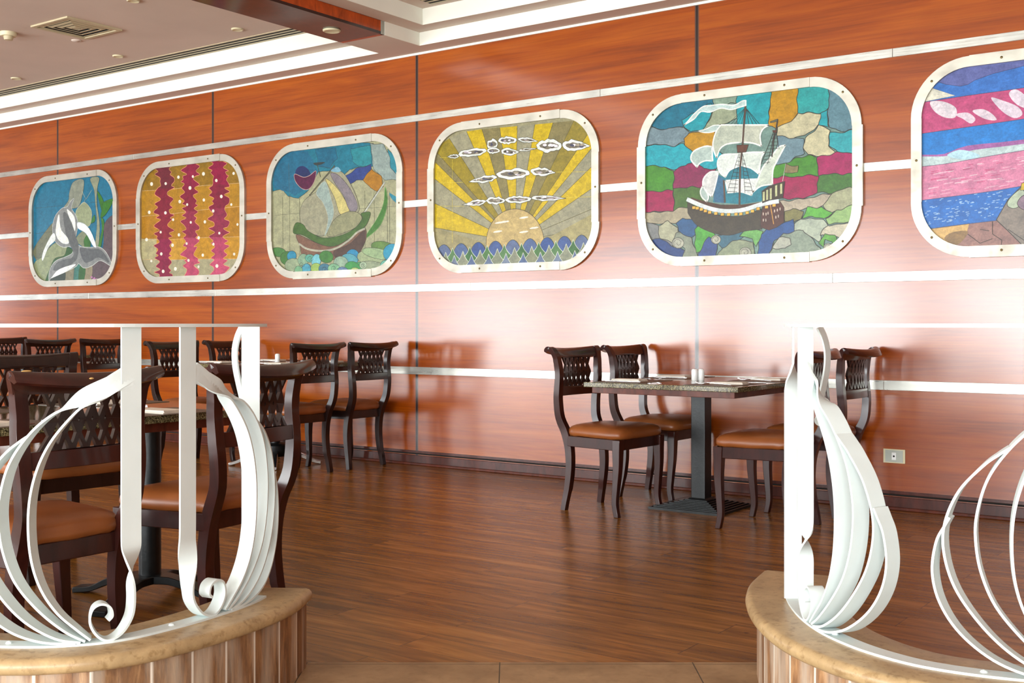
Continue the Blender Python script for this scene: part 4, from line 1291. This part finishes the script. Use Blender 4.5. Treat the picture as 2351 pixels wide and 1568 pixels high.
# its mirror image, arcs swelling towards the opening
iM = min(range(len(PL.p)), key=lambda i: (Vector(PL.p[i]) - Vector(cw(-.823, 3.200))).length)
m = Motif(PL, railL, iM, 1); m.bar(keys=[(0, 90), (.22, 90), (.40, 180), (1, 180)], sq=1.08); m.arcs([ARC_A, ARC_B, ARC_C, ARC_D], 1.0, turn=-1)
# end upright with its bowed companion
def upright(P, root, r_, d_, ang, tw=None, w=.054):
    x, y = cw(r_, d_); n = Vector((*cw(sin(ang), -cos(ang)), 0))
    zs = [1.052 - k * (1.052 - .256) / 30 for k in range(31)]
    p = [Vector((x, y, z)) for z in zs]
    rolls = [90 if tw is None else interp(tw, 1.052 - z) for z in zs]
    ribbon('upright_bar', p, n, rolls, w, .006, root, root.location)


upright(PL, railL, -.788, 3.455, radians(4))
def bowed(root, r_, d_, sgn):
    L = [(0, 1.052), (.014, 1.02), (.022, .98), (.02, .93), (.008, .87), (-.004, .82)]
    b = Vector(cw(r_, d_)); dv = Vector(cw(sgn, .0))
    p = [Vector((b.x + dv.x * a, b.y + dv.y * a, z)) for a, z in crom(L, 5)]
    ribbon('bowed_strap', p, Vector((*cw(0, 1), 0)), [sgn * 40] * len(p), .034, .005, root, root.location)
    o = Geo().lathe([(.001, -.004), (.016, -.004), (.016, .004), (.001, .004)], 20).obj('rosette', M['white'], root)
    q = Vector((*cw(r_ - .006 * sgn * 0, d_ - .01), .79)) - root.location; o.location = q; o.rotation_euler = (pi / 2, 0, atan2(-FX, FY))


bowed(railL, -.822, 3.49, -1)
# outer group beyond the left edge of the photo
iF = iN - 34
m = Motif(PL, railL, iF, 1); m.bar(); m.arcs([ARC_A, ARC_B, ARC_C], .9)

# right railing
iR = min(range(len(PR.p)), key=lambda i: (Vector(PR.p[i]) - Vector(cw(.823, 3.06))).length)
m = Motif(PR, railR, iR, 1); m.bar(w=.044, keys=[(0, 0), (.16, 0), (.32, 180), (1, 180)], wk=[(0, .042), (.1, .044), (.3, .044), (1, .042)]); m.arcs([ARC_A, ARC_B, ARC_C, ARC_D], .95, .05)
upright(PR, railR, .824, 3.36, radians(-3), [(0, 8), (.10, 8), (.20, 90), (.5, 90), (1, 90)], .05)
bowed(railR, .864, 3.22, 1)
iR2 = min(range(len(PR.p)), key=lambda i: (Vector(PR.p[i]) - Vector(cw(1.285, 2.59))).length)
m = Motif(PR, railR, iR2, -1); m.bar(); m.arcs([ARC_A, ARC_B, ARC_C, ARC_D], [1, 1, 1, .95])
m = Motif(PR, railR, iR2 + 22, 1); m.bar(); m.arcs([ARC_A, ARC_B, ARC_C, ARC_D])


# ================================================================== CHAIRS
PROF = [(-.276, .908), (-.266, .919), (-.252, .910), (-.238, .878), (-.230, .825), (-.226, .755), (-.232, .68), (-.236, .61), (-.228, .52), (-.192, .435), (-.170, .35), (-.163, .25), (-.172, .15), (-.190, .05), (-.198, 0)]
PTH = [.014, .022, .026, .029, .034, .036, .038, .040, .042, .046, .044, .040, .036, .032, .030]
prof_s = crom([(a, b, t) for (a, b), t in zip(PROF, PTH)], 4)


def prof_y(z):
    P_ = [p for p in prof_s[6:]]
    for a, b in zip(P_, P_[1:]):
        if b[1] <= z <= a[1]: return a[0] + (b[0] - a[0]) * (a[1] - z) / (a[1] - b[1] + 1e-9)
    return P_[-1][0]


def bow(x, amt=.022): return -amt * (1 - (x / .2) ** 2)


def curve_mesh(polys, depth):
    cu = bpy.data.curves.new('tmp', 'CURVE'); cu.dimensions = '2D'; cu.fill_mode = 'BOTH'; cu.extrude = depth / 2
    for P_ in polys:
        sp = cu.splines.new('POLY'); sp.points.add(len(P_) - 1)
        for q, (x, y) in zip(sp.points, P_): q.co = (x, y, 0, 1)
        sp.use_cyclic_u = True
    ob = bpy.data.objects.new('tmp', cu); link(ob)
    dg = bpy.context.evaluated_depsgraph_get()
    me = bpy.data.meshes.new_from_object(ob.evaluated_get(dg))
    bpy.data.objects.remove(ob); bpy.data.curves.remove(cu)
    return me


HW = [(0, .200), (.1, .194), (.35, .189), (.45, .190), (.55, .203), (.66, .213), (.80, .214), (.87, .224), (.905, .238), (.92, .247)]


def hwid(z):
    for (a, x), (b, y) in zip(HW, HW[1:]):
        if z <= b: return x + (y - x) * max(0, z - a) / (b - a)
    return HW[-1][1]


def sec_post(sx, pr):
    rings = []
    N = len(pr)
    for i, (y, z, t) in enumerate(pr):
        a = pr[max(0, i - 1)]; b = pr[min(N - 1, i + 1)]
        dy, dz = b[0] - a[0], b[1] - a[1]; d = sqrt(dy * dy + dz * dz); ny, nz = -dz / d, dy / d
        xo = hwid(z if i > 6 else z + .012); x0, x1 = sx * xo, sx * (xo - (.040 if z > .1 else .034))
        rings.append([(x0, y + ny * t / 2, z + nz * t / 2), (x1, y + ny * t / 2, z + nz * t / 2), (x1, y - ny * t / 2, z - nz * t / 2), (x0, y - ny * t / 2, z - nz * t / 2)])
    return Geo().loft(rings)


def make_chair(wood):
    root = bpy.data.objects.new('dining_chair', None); root.empty_display_size = .1; link(root)
    w = M[wood]
    RWX = .21
    for sx in (-1, 1):
        g = sec_post(sx, prof_s)
        g.obj('back_post', w, root, smooth=True, autosmooth=50, bevel=.003)
    # crest rail between the posts: follows the scroll, bowed in plan
    cr = [p for p in prof_s if p[1] > .845 or p[0] < -.28]
    cr = crom([(-.288, .898, .014), (-.281, .911, .024), (-.267, .919, .027), (-.251, .909, .027), (-.241, .888, .026), (-.2345, .868, .024)], 4)
    rings = []
    for k in range(15):
        xr = -1 + 2 * k / 14
        top, bot = [], []
        for i, (y, z, t) in enumerate(cr):
            a_ = cr[max(0, i - 1)]; c_ = cr[min(len(cr) - 1, i + 1)]
            dy, dz = c_[0] - a_[0], c_[1] - a_[1]; d = sqrt(dy * dy + dz * dz); ny, nz = -dz / d, dy / d
            f_ = i / (len(cr) - 1); b = -(1 - xr * xr) * (.052 * (1 - f_) ** 1.5 + .018); x = xr * (hwid(z + (.015 if f_ < .4 else 0)) + .002); z = z - (.013 * (1 - f_) + .004) * (1 - xr * xr)
            top.append((x, y + b + ny * t / 2, z + nz * t / 2)); bot.append((x, y + b - ny * t / 2, z - nz * t / 2))
        rings.append(top + bot[::-1])
    Geo().loft(rings).obj('crest_rail', w, root, smooth=True, autosmooth=50)
    # lower back rail
    rings = []
    for k in range(11):
        x = -(RWX - .034) + 2 * (RWX - .034) * k / 10; b = bow(x, .018)
        rings.append([(x, prof_y(.69) + b + .012, .699), (x, prof_y(.69) + b - .012, .699), (x, prof_y(.65) + b - .012, .648), (x, prof_y(.65) + b + .012, .648)])
    Geo().loft(rings).obj('lower_rail', w, root, smooth=True, autosmooth=50, bevel=.002)
    # pierced lattice
    zb, zt, n = .692, .874, 5
    Hh = zt - zb; p = .045
    X = lambda k: k * p
    outer = []
    xl = [(-.142, zt), (-.114, zt - Hh * .27), (-.130, zt - Hh * .47), (-.132, zt - Hh * .53), (-.116, zt - Hh * .73), (-.150, zb)]
    outer = xl + [(-x, z) for x, z in xl[::-1]]
    holes = []
    dw, dh = .0142, .034
    for k in range(-2, 3):
        for f in (.30, .70):
            c = zt - Hh * f; holes.append([(X(k), c - dh), (X(k) + dw, c), (X(k), c + dh), (X(k) - dw, c)])
    for k in range(-2, 2):
        x = X(k) + p / 2
        holes.append([(x, zt - Hh * .5 - .008), (x + .004, zt - Hh * .5), (x, zt - Hh * .5 + .008), (x - .004, zt - Hh * .5)])
    for k in range(-3, 3):
        x = X(k) + p / 2
        if abs(x) > .125: continue
        holes.append([(x - .012, zt - .010), (x + .012, zt - .010), (x, zt - .040)])
        holes.append([(x - .012, zb + .010), (x, zb + .040), (x + .012, zb + .010)])
    me = curve_mesh([outer] + holes, .014); me.name = 'lattice_panel'
    for v in me.vertices:
        x, z, d = v.co.x, v.co.y, v.co.z
        v.co = (x, prof_y(z) + bow(x, .020) + d, z)
    me.update()
    me.materials.clear(); me.materials.append(M['chair_dark'])
    for pl in me.polygons: pl.material_index = 0; pl.use_smooth = False
    o = bpy.data.objects.new('lattice_panel', me); o.parent = root; link(o)
    # seat frame : trapezoid
    fy, ry, fx, rx = .20, -.185, .232, .188
    g = Geo(); T = .024
    def beam(a, b, c, d, z0, z1): g.loft([[(*a, z0), (*b, z0), (*c, z0), (*d, z0)], [(*a, z1), (*b, z1), (*c, z1), (*d, z1)]])
    z0, z1 = .365, .425
    beam((-fx, fy), (fx, fy), (fx - .02, fy - T), (-fx + .02, fy - T), z0, z1)
    beam((-rx, ry), (rx, ry), (rx - .02, ry + T), (-rx + .02, ry + T), z0, z1)
    for s_ in (-1, 1): beam((s_ * fx, fy), (s_ * rx, ry), (s_ * (rx - T), ry), (s_ * (fx - T), fy), z0, z1)
    g.obj('seat_frame', w, root, bevel=.003)
    # front legs
    for s_ in (-1, 1):
        L = crom([(.212, .425, .050), (.210, .36, .047), (.207, .26, .041), (.196, .15, .035), (.190, .07, .031), (.203, 0, .030)], 4)
        rings = []
        for i, (q, z, t) in enumerate(L):
            xo = s_ * (fx + .004); rings.append([(xo, q, z), (xo, q - t, z), (xo - s_ * t, q - t, z), (xo - s_ * t, q, z)])
        Geo().loft(rings).obj('leg', w, root, smooth=True, autosmooth=50, bevel=.003)
    # cushion
    n_, m_ = 26, 22
    vs, fs = [], []
    def outline(u, v, k=1.0):
        # u,v in -1..1 superelliptic pillow on a trapezoid
        y = (ry - .012 + fy + .022) / 2 + v * (fy + .022 - ry + .012) / 2 * k
        hw = rx + (fx + .012 - rx) * (v + 1) / 2
        return u * hw * k, y
    rnd = random.Random(2)
    def sq(t): return math.copysign(1 - (1 - abs(t)) ** 1.0, t)
    N2 = 40
    rings = []
    for lev, (k, z) in enumerate([(.94, .424), (.99, .428), (1.012, .443), (1.0, .462), (.945, .477), (.84, .487), (.64, .495), (.38, .499), (.12, .500)]):
        ring = []
        for j in range(N2):
            a = 2 * pi * j / N2; c_, s__ = cos(a), sin(a); e_ = .34
            u = math.copysign(abs(c_) ** e_, c_); v = math.copysign(abs(s__) ** e_, s__)
            x, y = outline(u, v, k)
            dz = 0
            if lev < 3: dz = .0025 * sin(j * 3.1) + rnd.uniform(-.001, .001)
            ring.append((x, y, z + dz))
        rings.append(ring)
    Geo().loft(rings).obj('seat_cushion', M['leather'], root, smooth=True, autosmooth=70)
    return root


protos = {'chair_red': make_chair('chair_red'), 'chair_dark': make_chair('chair_dark')}
used = set()


def chair(x, y, ang, wood, label, sc=1.0):
    """ang: direction the sitter faces, degrees from +X"""
    o = protos[wood] if wood not in used else copy_tree(protos[wood]); used.add(wood)
    o.location = (x, y, 0); o.rotation_euler = (0, 0, radians(ang - 90)); o.scale = (sc, sc, sc)
    tag(o, label, 'chair', 'lattice-back dining chairs'); return o


chair(-3.36, 5.66, -3, 'chair_red', 'nearer of two chairs left of the right-hand table')
chair(-3.375, 6.295, 0, 'chair_red', 'chair by the wall on the left side of the right-hand table')
chair(-2.41, 5.68, 181, 'chair_red', 'nearer chair right of the right-hand table, partly behind the white railing')
chair(-2.40, 6.295, 179, 'chair_red', 'chair against the wall on the right side of the right-hand table')
chair(-6.04, 5.73, 179, 'chair_dark', 'dark chair seen from behind at the left wall table, partly hidden by a nearer chair')
chair(-6.02, 6.27, 180, 'chair_dark', 'dark chair seen whole from behind, rightmost of the left group')
chair(-7.10, 5.72, 0, 'chair_dark', 'chair facing right behind the middle gap between the two left white uprights')
chair(-7.10, 6.28, 0, 'chair_dark', 'chair facing right at the wall, seen beside the end upright of the left railing')
chair(-9.5, 5.85, 183, 'chair_dark', 'distant dark chair back seen from behind, second from the left edge')
chair(-9.38, 6.33, 180, 'chair_dark', 'distant dark chair back just left of the broad white upright')
chair(-10.42, 6.27, 0, 'chair_dark', 'distant chair back at the far left edge, facing the others across the table')
chair(-3.265, 2.685, 186, 'chair_red', 'large nearby chair seen from behind, right of the two left white uprights')
nearest = chair(-3.215, 1.99, 181, 'chair_red', 'nearest chair with chipped crest rail, seen from behind at the left edge')
for q, (x, a_) in enumerate(((-.205, .017), (-.045, .008), (.09, .005), (.2, .007))):
    xr = x / .247; k_ = 1 - xr * xr
    o = Geo().lathe([(.0005, -1), (.6, -.8), (1, 0), (.6, .8), (.0005, 1)], 12).obj('chipped_spot', M['raw'], nearest, smooth=True)
    crest = next(c for c in nearest.children if c.name.startswith('crest_rail'))
    near_v = sorted(crest.data.vertices, key=lambda v: abs(v.co.x - x))[:24]
    top_v = max(near_v, key=lambda v: v.co.z * .8 - v.co.y * .6)
    o.location = (x, top_v.co.y - .0003, top_v.co.z + .0004); o.scale = (a_, .0045, .0030)
chair(-4.47, 2.87, -3, 'chair_dark', 'dark chair on the far side of the front left table, facing the camera')


# ================================================================== TABLES
def table(x, y, w, l, h, label, base, cxy=(0, 0)):
    root = empty('dining_table', (x, y, 0), 0, label, 'table', 'granite-topped dining tables')
    box('granite_top', -w / 2, w / 2, -l / 2, l / 2, h - .028, h, M['granite'], root, bevel=.003)
    i = .035
    box('apron', -w / 2 + i, w / 2 - i, -l / 2 + i, l / 2 - i, h - .062, h - .028, M['apron'], root, bevel=.002)
    cx, cy = cxy
    if base == 'square':
        box('column', cx - .044, cx + .044, cy - .044, cy + .044, .04, h - .062, M['black'], root, bevel=.004)
        g = Geo(); rings = []
        k = 0
        sz = .225
        prof = []
        for q in range(8):
            prof += [(.225 - q * .022, .004 + q * .0055), (.225 - q * .022, .0135 + q * .0055), (.225 - q * .022 - .012, .0135 + q * .0055), (.225 - q * .022 - .012, .0085 + q * .0055)]
        prof = [(.225, 0)] + prof + [(.05, .06)]
        rings = [[(cx - s_, cy - s_, z), (cx + s_, cy - s_, z), (cx + s_, cy + s_, z), (cx - s_, cy + s_, z)] for s_, z in prof]
        g.loft(rings).obj('ribbed_base', M['black'], root)
    elif base == 'feet':
        Geo().lathe([(.042, .06), (.042, h - .062)], 28, (cx, cy)).obj('column', M['black'], root, smooth=True, autosmooth=40)
        for k in range(4):
            a = k * pi / 2 + radians(20)
            L = crom([(.03, .075, .030), (.10, .072, .030), (.18, .052, .028), (.25, .022, .022), (.33, .012, .022)], 5)
            rings = []
            for r_, z, t in L:
                wv = .032 + (.026 if r_ < .1 else 0) * (1 - r_ / .1)
                ring = []
                for s_, zz in ((-1, z - t / 2), (1, z - t / 2), (1, z + t / 2), (-1, z + t / 2)):
                    px, py = r_, s_ * wv
                    ring.append((cx + px * cos(a) - py * sin(a), cy + px * sin(a) + py * cos(a), max(0, zz)))
                rings.append(ring)
            Geo().loft(rings).obj('foot', M['black'], root, smooth=True, autosmooth=50, bevel=.003)
    else:
        Geo().lathe([(.038, .15), (.038, h - .062)], 24, (cx, cy)).obj('column', M['black'], root, smooth=True, autosmooth=40)
        Geo().lathe([(.10, .07), (.105, .08), (.105, .15), (.09, .165), (.04, .17)], 24, (cx, cy)).obj('hub', M['black'], root, smooth=True, autosmooth=40)
        for k in range(4):
            a = k * pi / 2 + radians(45)
            L = crom([(.08, .10, .04), (.18, .075, .034), (.28, .03, .026), (.34, .014, .024)], 4)
            rings = [[(cx + r_ * cos(a) - q * sin(a), cy + r_ * sin(a) + q * cos(a), max(0, zz)) for q, zz in ((-.025, z - t / 2), (.025, z - t / 2), (.025, z + t / 2), (-.025, z + t / 2))] for r_, z, t in L]
            Geo().loft(rings).obj('foot', M['cutlery'], root, smooth=True, autosmooth=50, bevel=.003)
    return root


T1 = (-3.83, 2.42, .733); T2 = (-6.475, 5.97, .77); T3 = (-9.92, 6.03, .77); TR_ = (-2.97, 6.02, .733)
table(TR_[0], TR_[1], .94, 1.06, TR_[2], 'granite-topped table with square black column, right of centre by the wall', 'square')
table(T2[0], T2[1], .95, .98, T2[2], 'granite-topped table by the wall in the left group, behind the white end upright', 'hub')
table(T3[0], T3[1], .90, .98, T3[2], 'farthest granite-topped table, glimpsed left of the broad white upright', 'hub')
table(T1[0], T1[1], .84, 1.34, T1[2], 'nearest granite-topped table on a round black column, behind the left railing', 'feet', (.09, .38))


# ---- table settings
def napkin_mesh():
    g = Geo()
    vs = []
    for k, (w, d, z) in enumerate([(.095, .19, 0), (.09, .185, .004), (.094, .176, .008)]):
        a = .03 * k
        q = [(-w / 2, -d / 2), (w / 2, -d / 2), (w / 2, d / 2), (-w / 2, d / 2)]
        r = [(x * cos(a) - y * sin(a), x * sin(a) + y * cos(a)) for x, y in q]
        g.loft([[(x, y, z) for x, y in r], [(x, y, z + .0036) for x, y in r]])
    return g


def cutlery_fork(name='fork'):
    g = Geo()
    def seg(L):
        rings = []
        for y, z, w, x in L: rings.append([(x - w / 2, y, z), (x + w / 2, y, z), (x + w / 2, y, z + .002), (x - w / 2, y, z + .002)])
        g.loft(rings)
    seg([(-.10, .001, .016, 0), (-.08, .002, .014, 0), (0, .008, .007, 0), (.035, .010, .008, 0), (.05, .006, .022, 0), (.065, .003, .024, 0)])
    for x in (-.0095, -.0032, .0032, .0095): seg([(.064, .003, .0035, x), (.08, .004, .003, x), (.10, .012, .002, x)])
    return g


def cutlery_knife():
    g = Geo(); rings = []
    for y, z, w in [(-.11, .001, .017), (-.10, .001, .018), (-.02, .001, .014), (.0, .001, .016), (.06, .001, .019), (.10, .001, .014), (.115, .001, .003)]:
        rings.append([(-w / 2, y, z), (w / 2, y, z), (w / 2, y, z + .003), (-w / 2, y, z + .003)])
    return g.loft(rings)


P_n = P_f = P_k = P_m = P_s = None


def settle(proto, mk, name, mat):
    if proto is None: return mk().obj(name, M[mat]), True
    o = proto.copy(); col.objects.link(o); return o, False


def mat_mesh(): return Geo().box(-.21, .21, -.145, .145, 0, .002)


PRO = {}


def item(kind, mk, mat, x, y, z, rz, label, cat, group):
    if kind in PRO:
        o = PRO[kind].copy(); col.objects.link(o)
    else:
        o = mk().obj(kind, M[mat], None); PRO[kind] = o
    o.location = (x, y, z); o.rotation_euler = (0, 0, rz); tag(o, label, cat, group); return o


def setting(T, sx, yy, where, fork_flip=False, napkin=True, knife=True, shift=0):
    """sx=+1 diner sits on the +X side"""
    tx, ty, th = T
    jr = random.Random(int(abs(tx) * 100 + yy * 1000 + sx))
    cx = tx + sx * .285
    y = ty + yy
    item('placemat', mat_mesh, 'mat', cx, y, th, radians(90) + jr.uniform(-.03, .03), 'brown woven placemat ' + where, 'placemat', 'woven placemats')
    z = th + .002
    # fork on the diner's left, knife on the right, napkin between
    item('fork', cutlery_fork, 'cutlery', cx - sx * .02, y - sx * .10, z, (radians(90) if sx > 0 else radians(-90)) + jr.uniform(-.12, .12), 'steel fork ' + where, 'fork', 'forks')
    if knife: item('knife', cutlery_knife, 'cutlery', cx + sx * .01, y + sx * .105, z, (radians(90) if sx > 0 else radians(-90)) + jr.uniform(-.06, .06), 'steel knife ' + where, 'knife', 'knives')
    if napkin: item('paper_napkin', napkin_mesh, 'napkin', cx + sx * .02, y + sx * .01, z, radians(90) + jr.uniform(-.12, .12), 'folded white napkin ' + where, 'napkin', 'paper napkins')


setting(TR_, -1, -.29, 'at the near left corner of the right-hand table')
setting(TR_, -1, .27, 'at the wall-side left corner of the right-hand table')
setting(TR_, 1, -.29, 'at the near right corner of the right-hand table')
setting(TR_, 1, .25, 'at the wall-side right corner of the right-hand table')
setting(T2, -1, -.27, 'at the near left corner of the wall table in the left group')
setting(T2, -1, .27, 'at the wall-side left corner of the wall table in the left group')
setting(T2, 1, -.27, 'at the near right corner of the wall table in the left group')
setting(T2, 1, .27, 'at the wall-side right corner of the wall table in the left group')
setting(T1, 1, -.42, 'in front of the nearest chair on the front left table')
setting(T1, 1, .24, 'right of the uprights on the front left table')
setting(T1, -1, -.2, 'on the far side of the front left table')
setting(T1, -1, .44, 'on the far right corner of the front left table')


def shaker_mesh():
    return Geo().lathe([(.001, 0), (.017, 0), (.019, .004), (.019, .055), (.017, .063), (.012, .067), (.001, .068)], 24)


def shaker(x, y, z, label):
    root = empty('shaker', (x, y, z), 0, label, 'shaker', 'salt and pepper shakers')
    shaker_mesh().obj('body', M['porcelain'], root, smooth=True, autosmooth=50)
    g = Geo()
    for a in range(4): g.lathe([(.0008, .0675), (.0014, .0675), (.0014, .0688), (.0008, .0688)], 6, (.005 * cos(a * pi / 2), .005 * sin(a * pi / 2)))
    g.obj('holes', M['slot'], root)


shaker(-3.012, 6.02, .733, 'white porcelain shaker on the right-hand table, left one of the pair')
shaker(-2.984, 6.047, .733, 'white porcelain shaker on the right-hand table, right one of the pair')
shaker(-6.46, 5.98, .77, 'white porcelain shaker on the wall table of the left group')
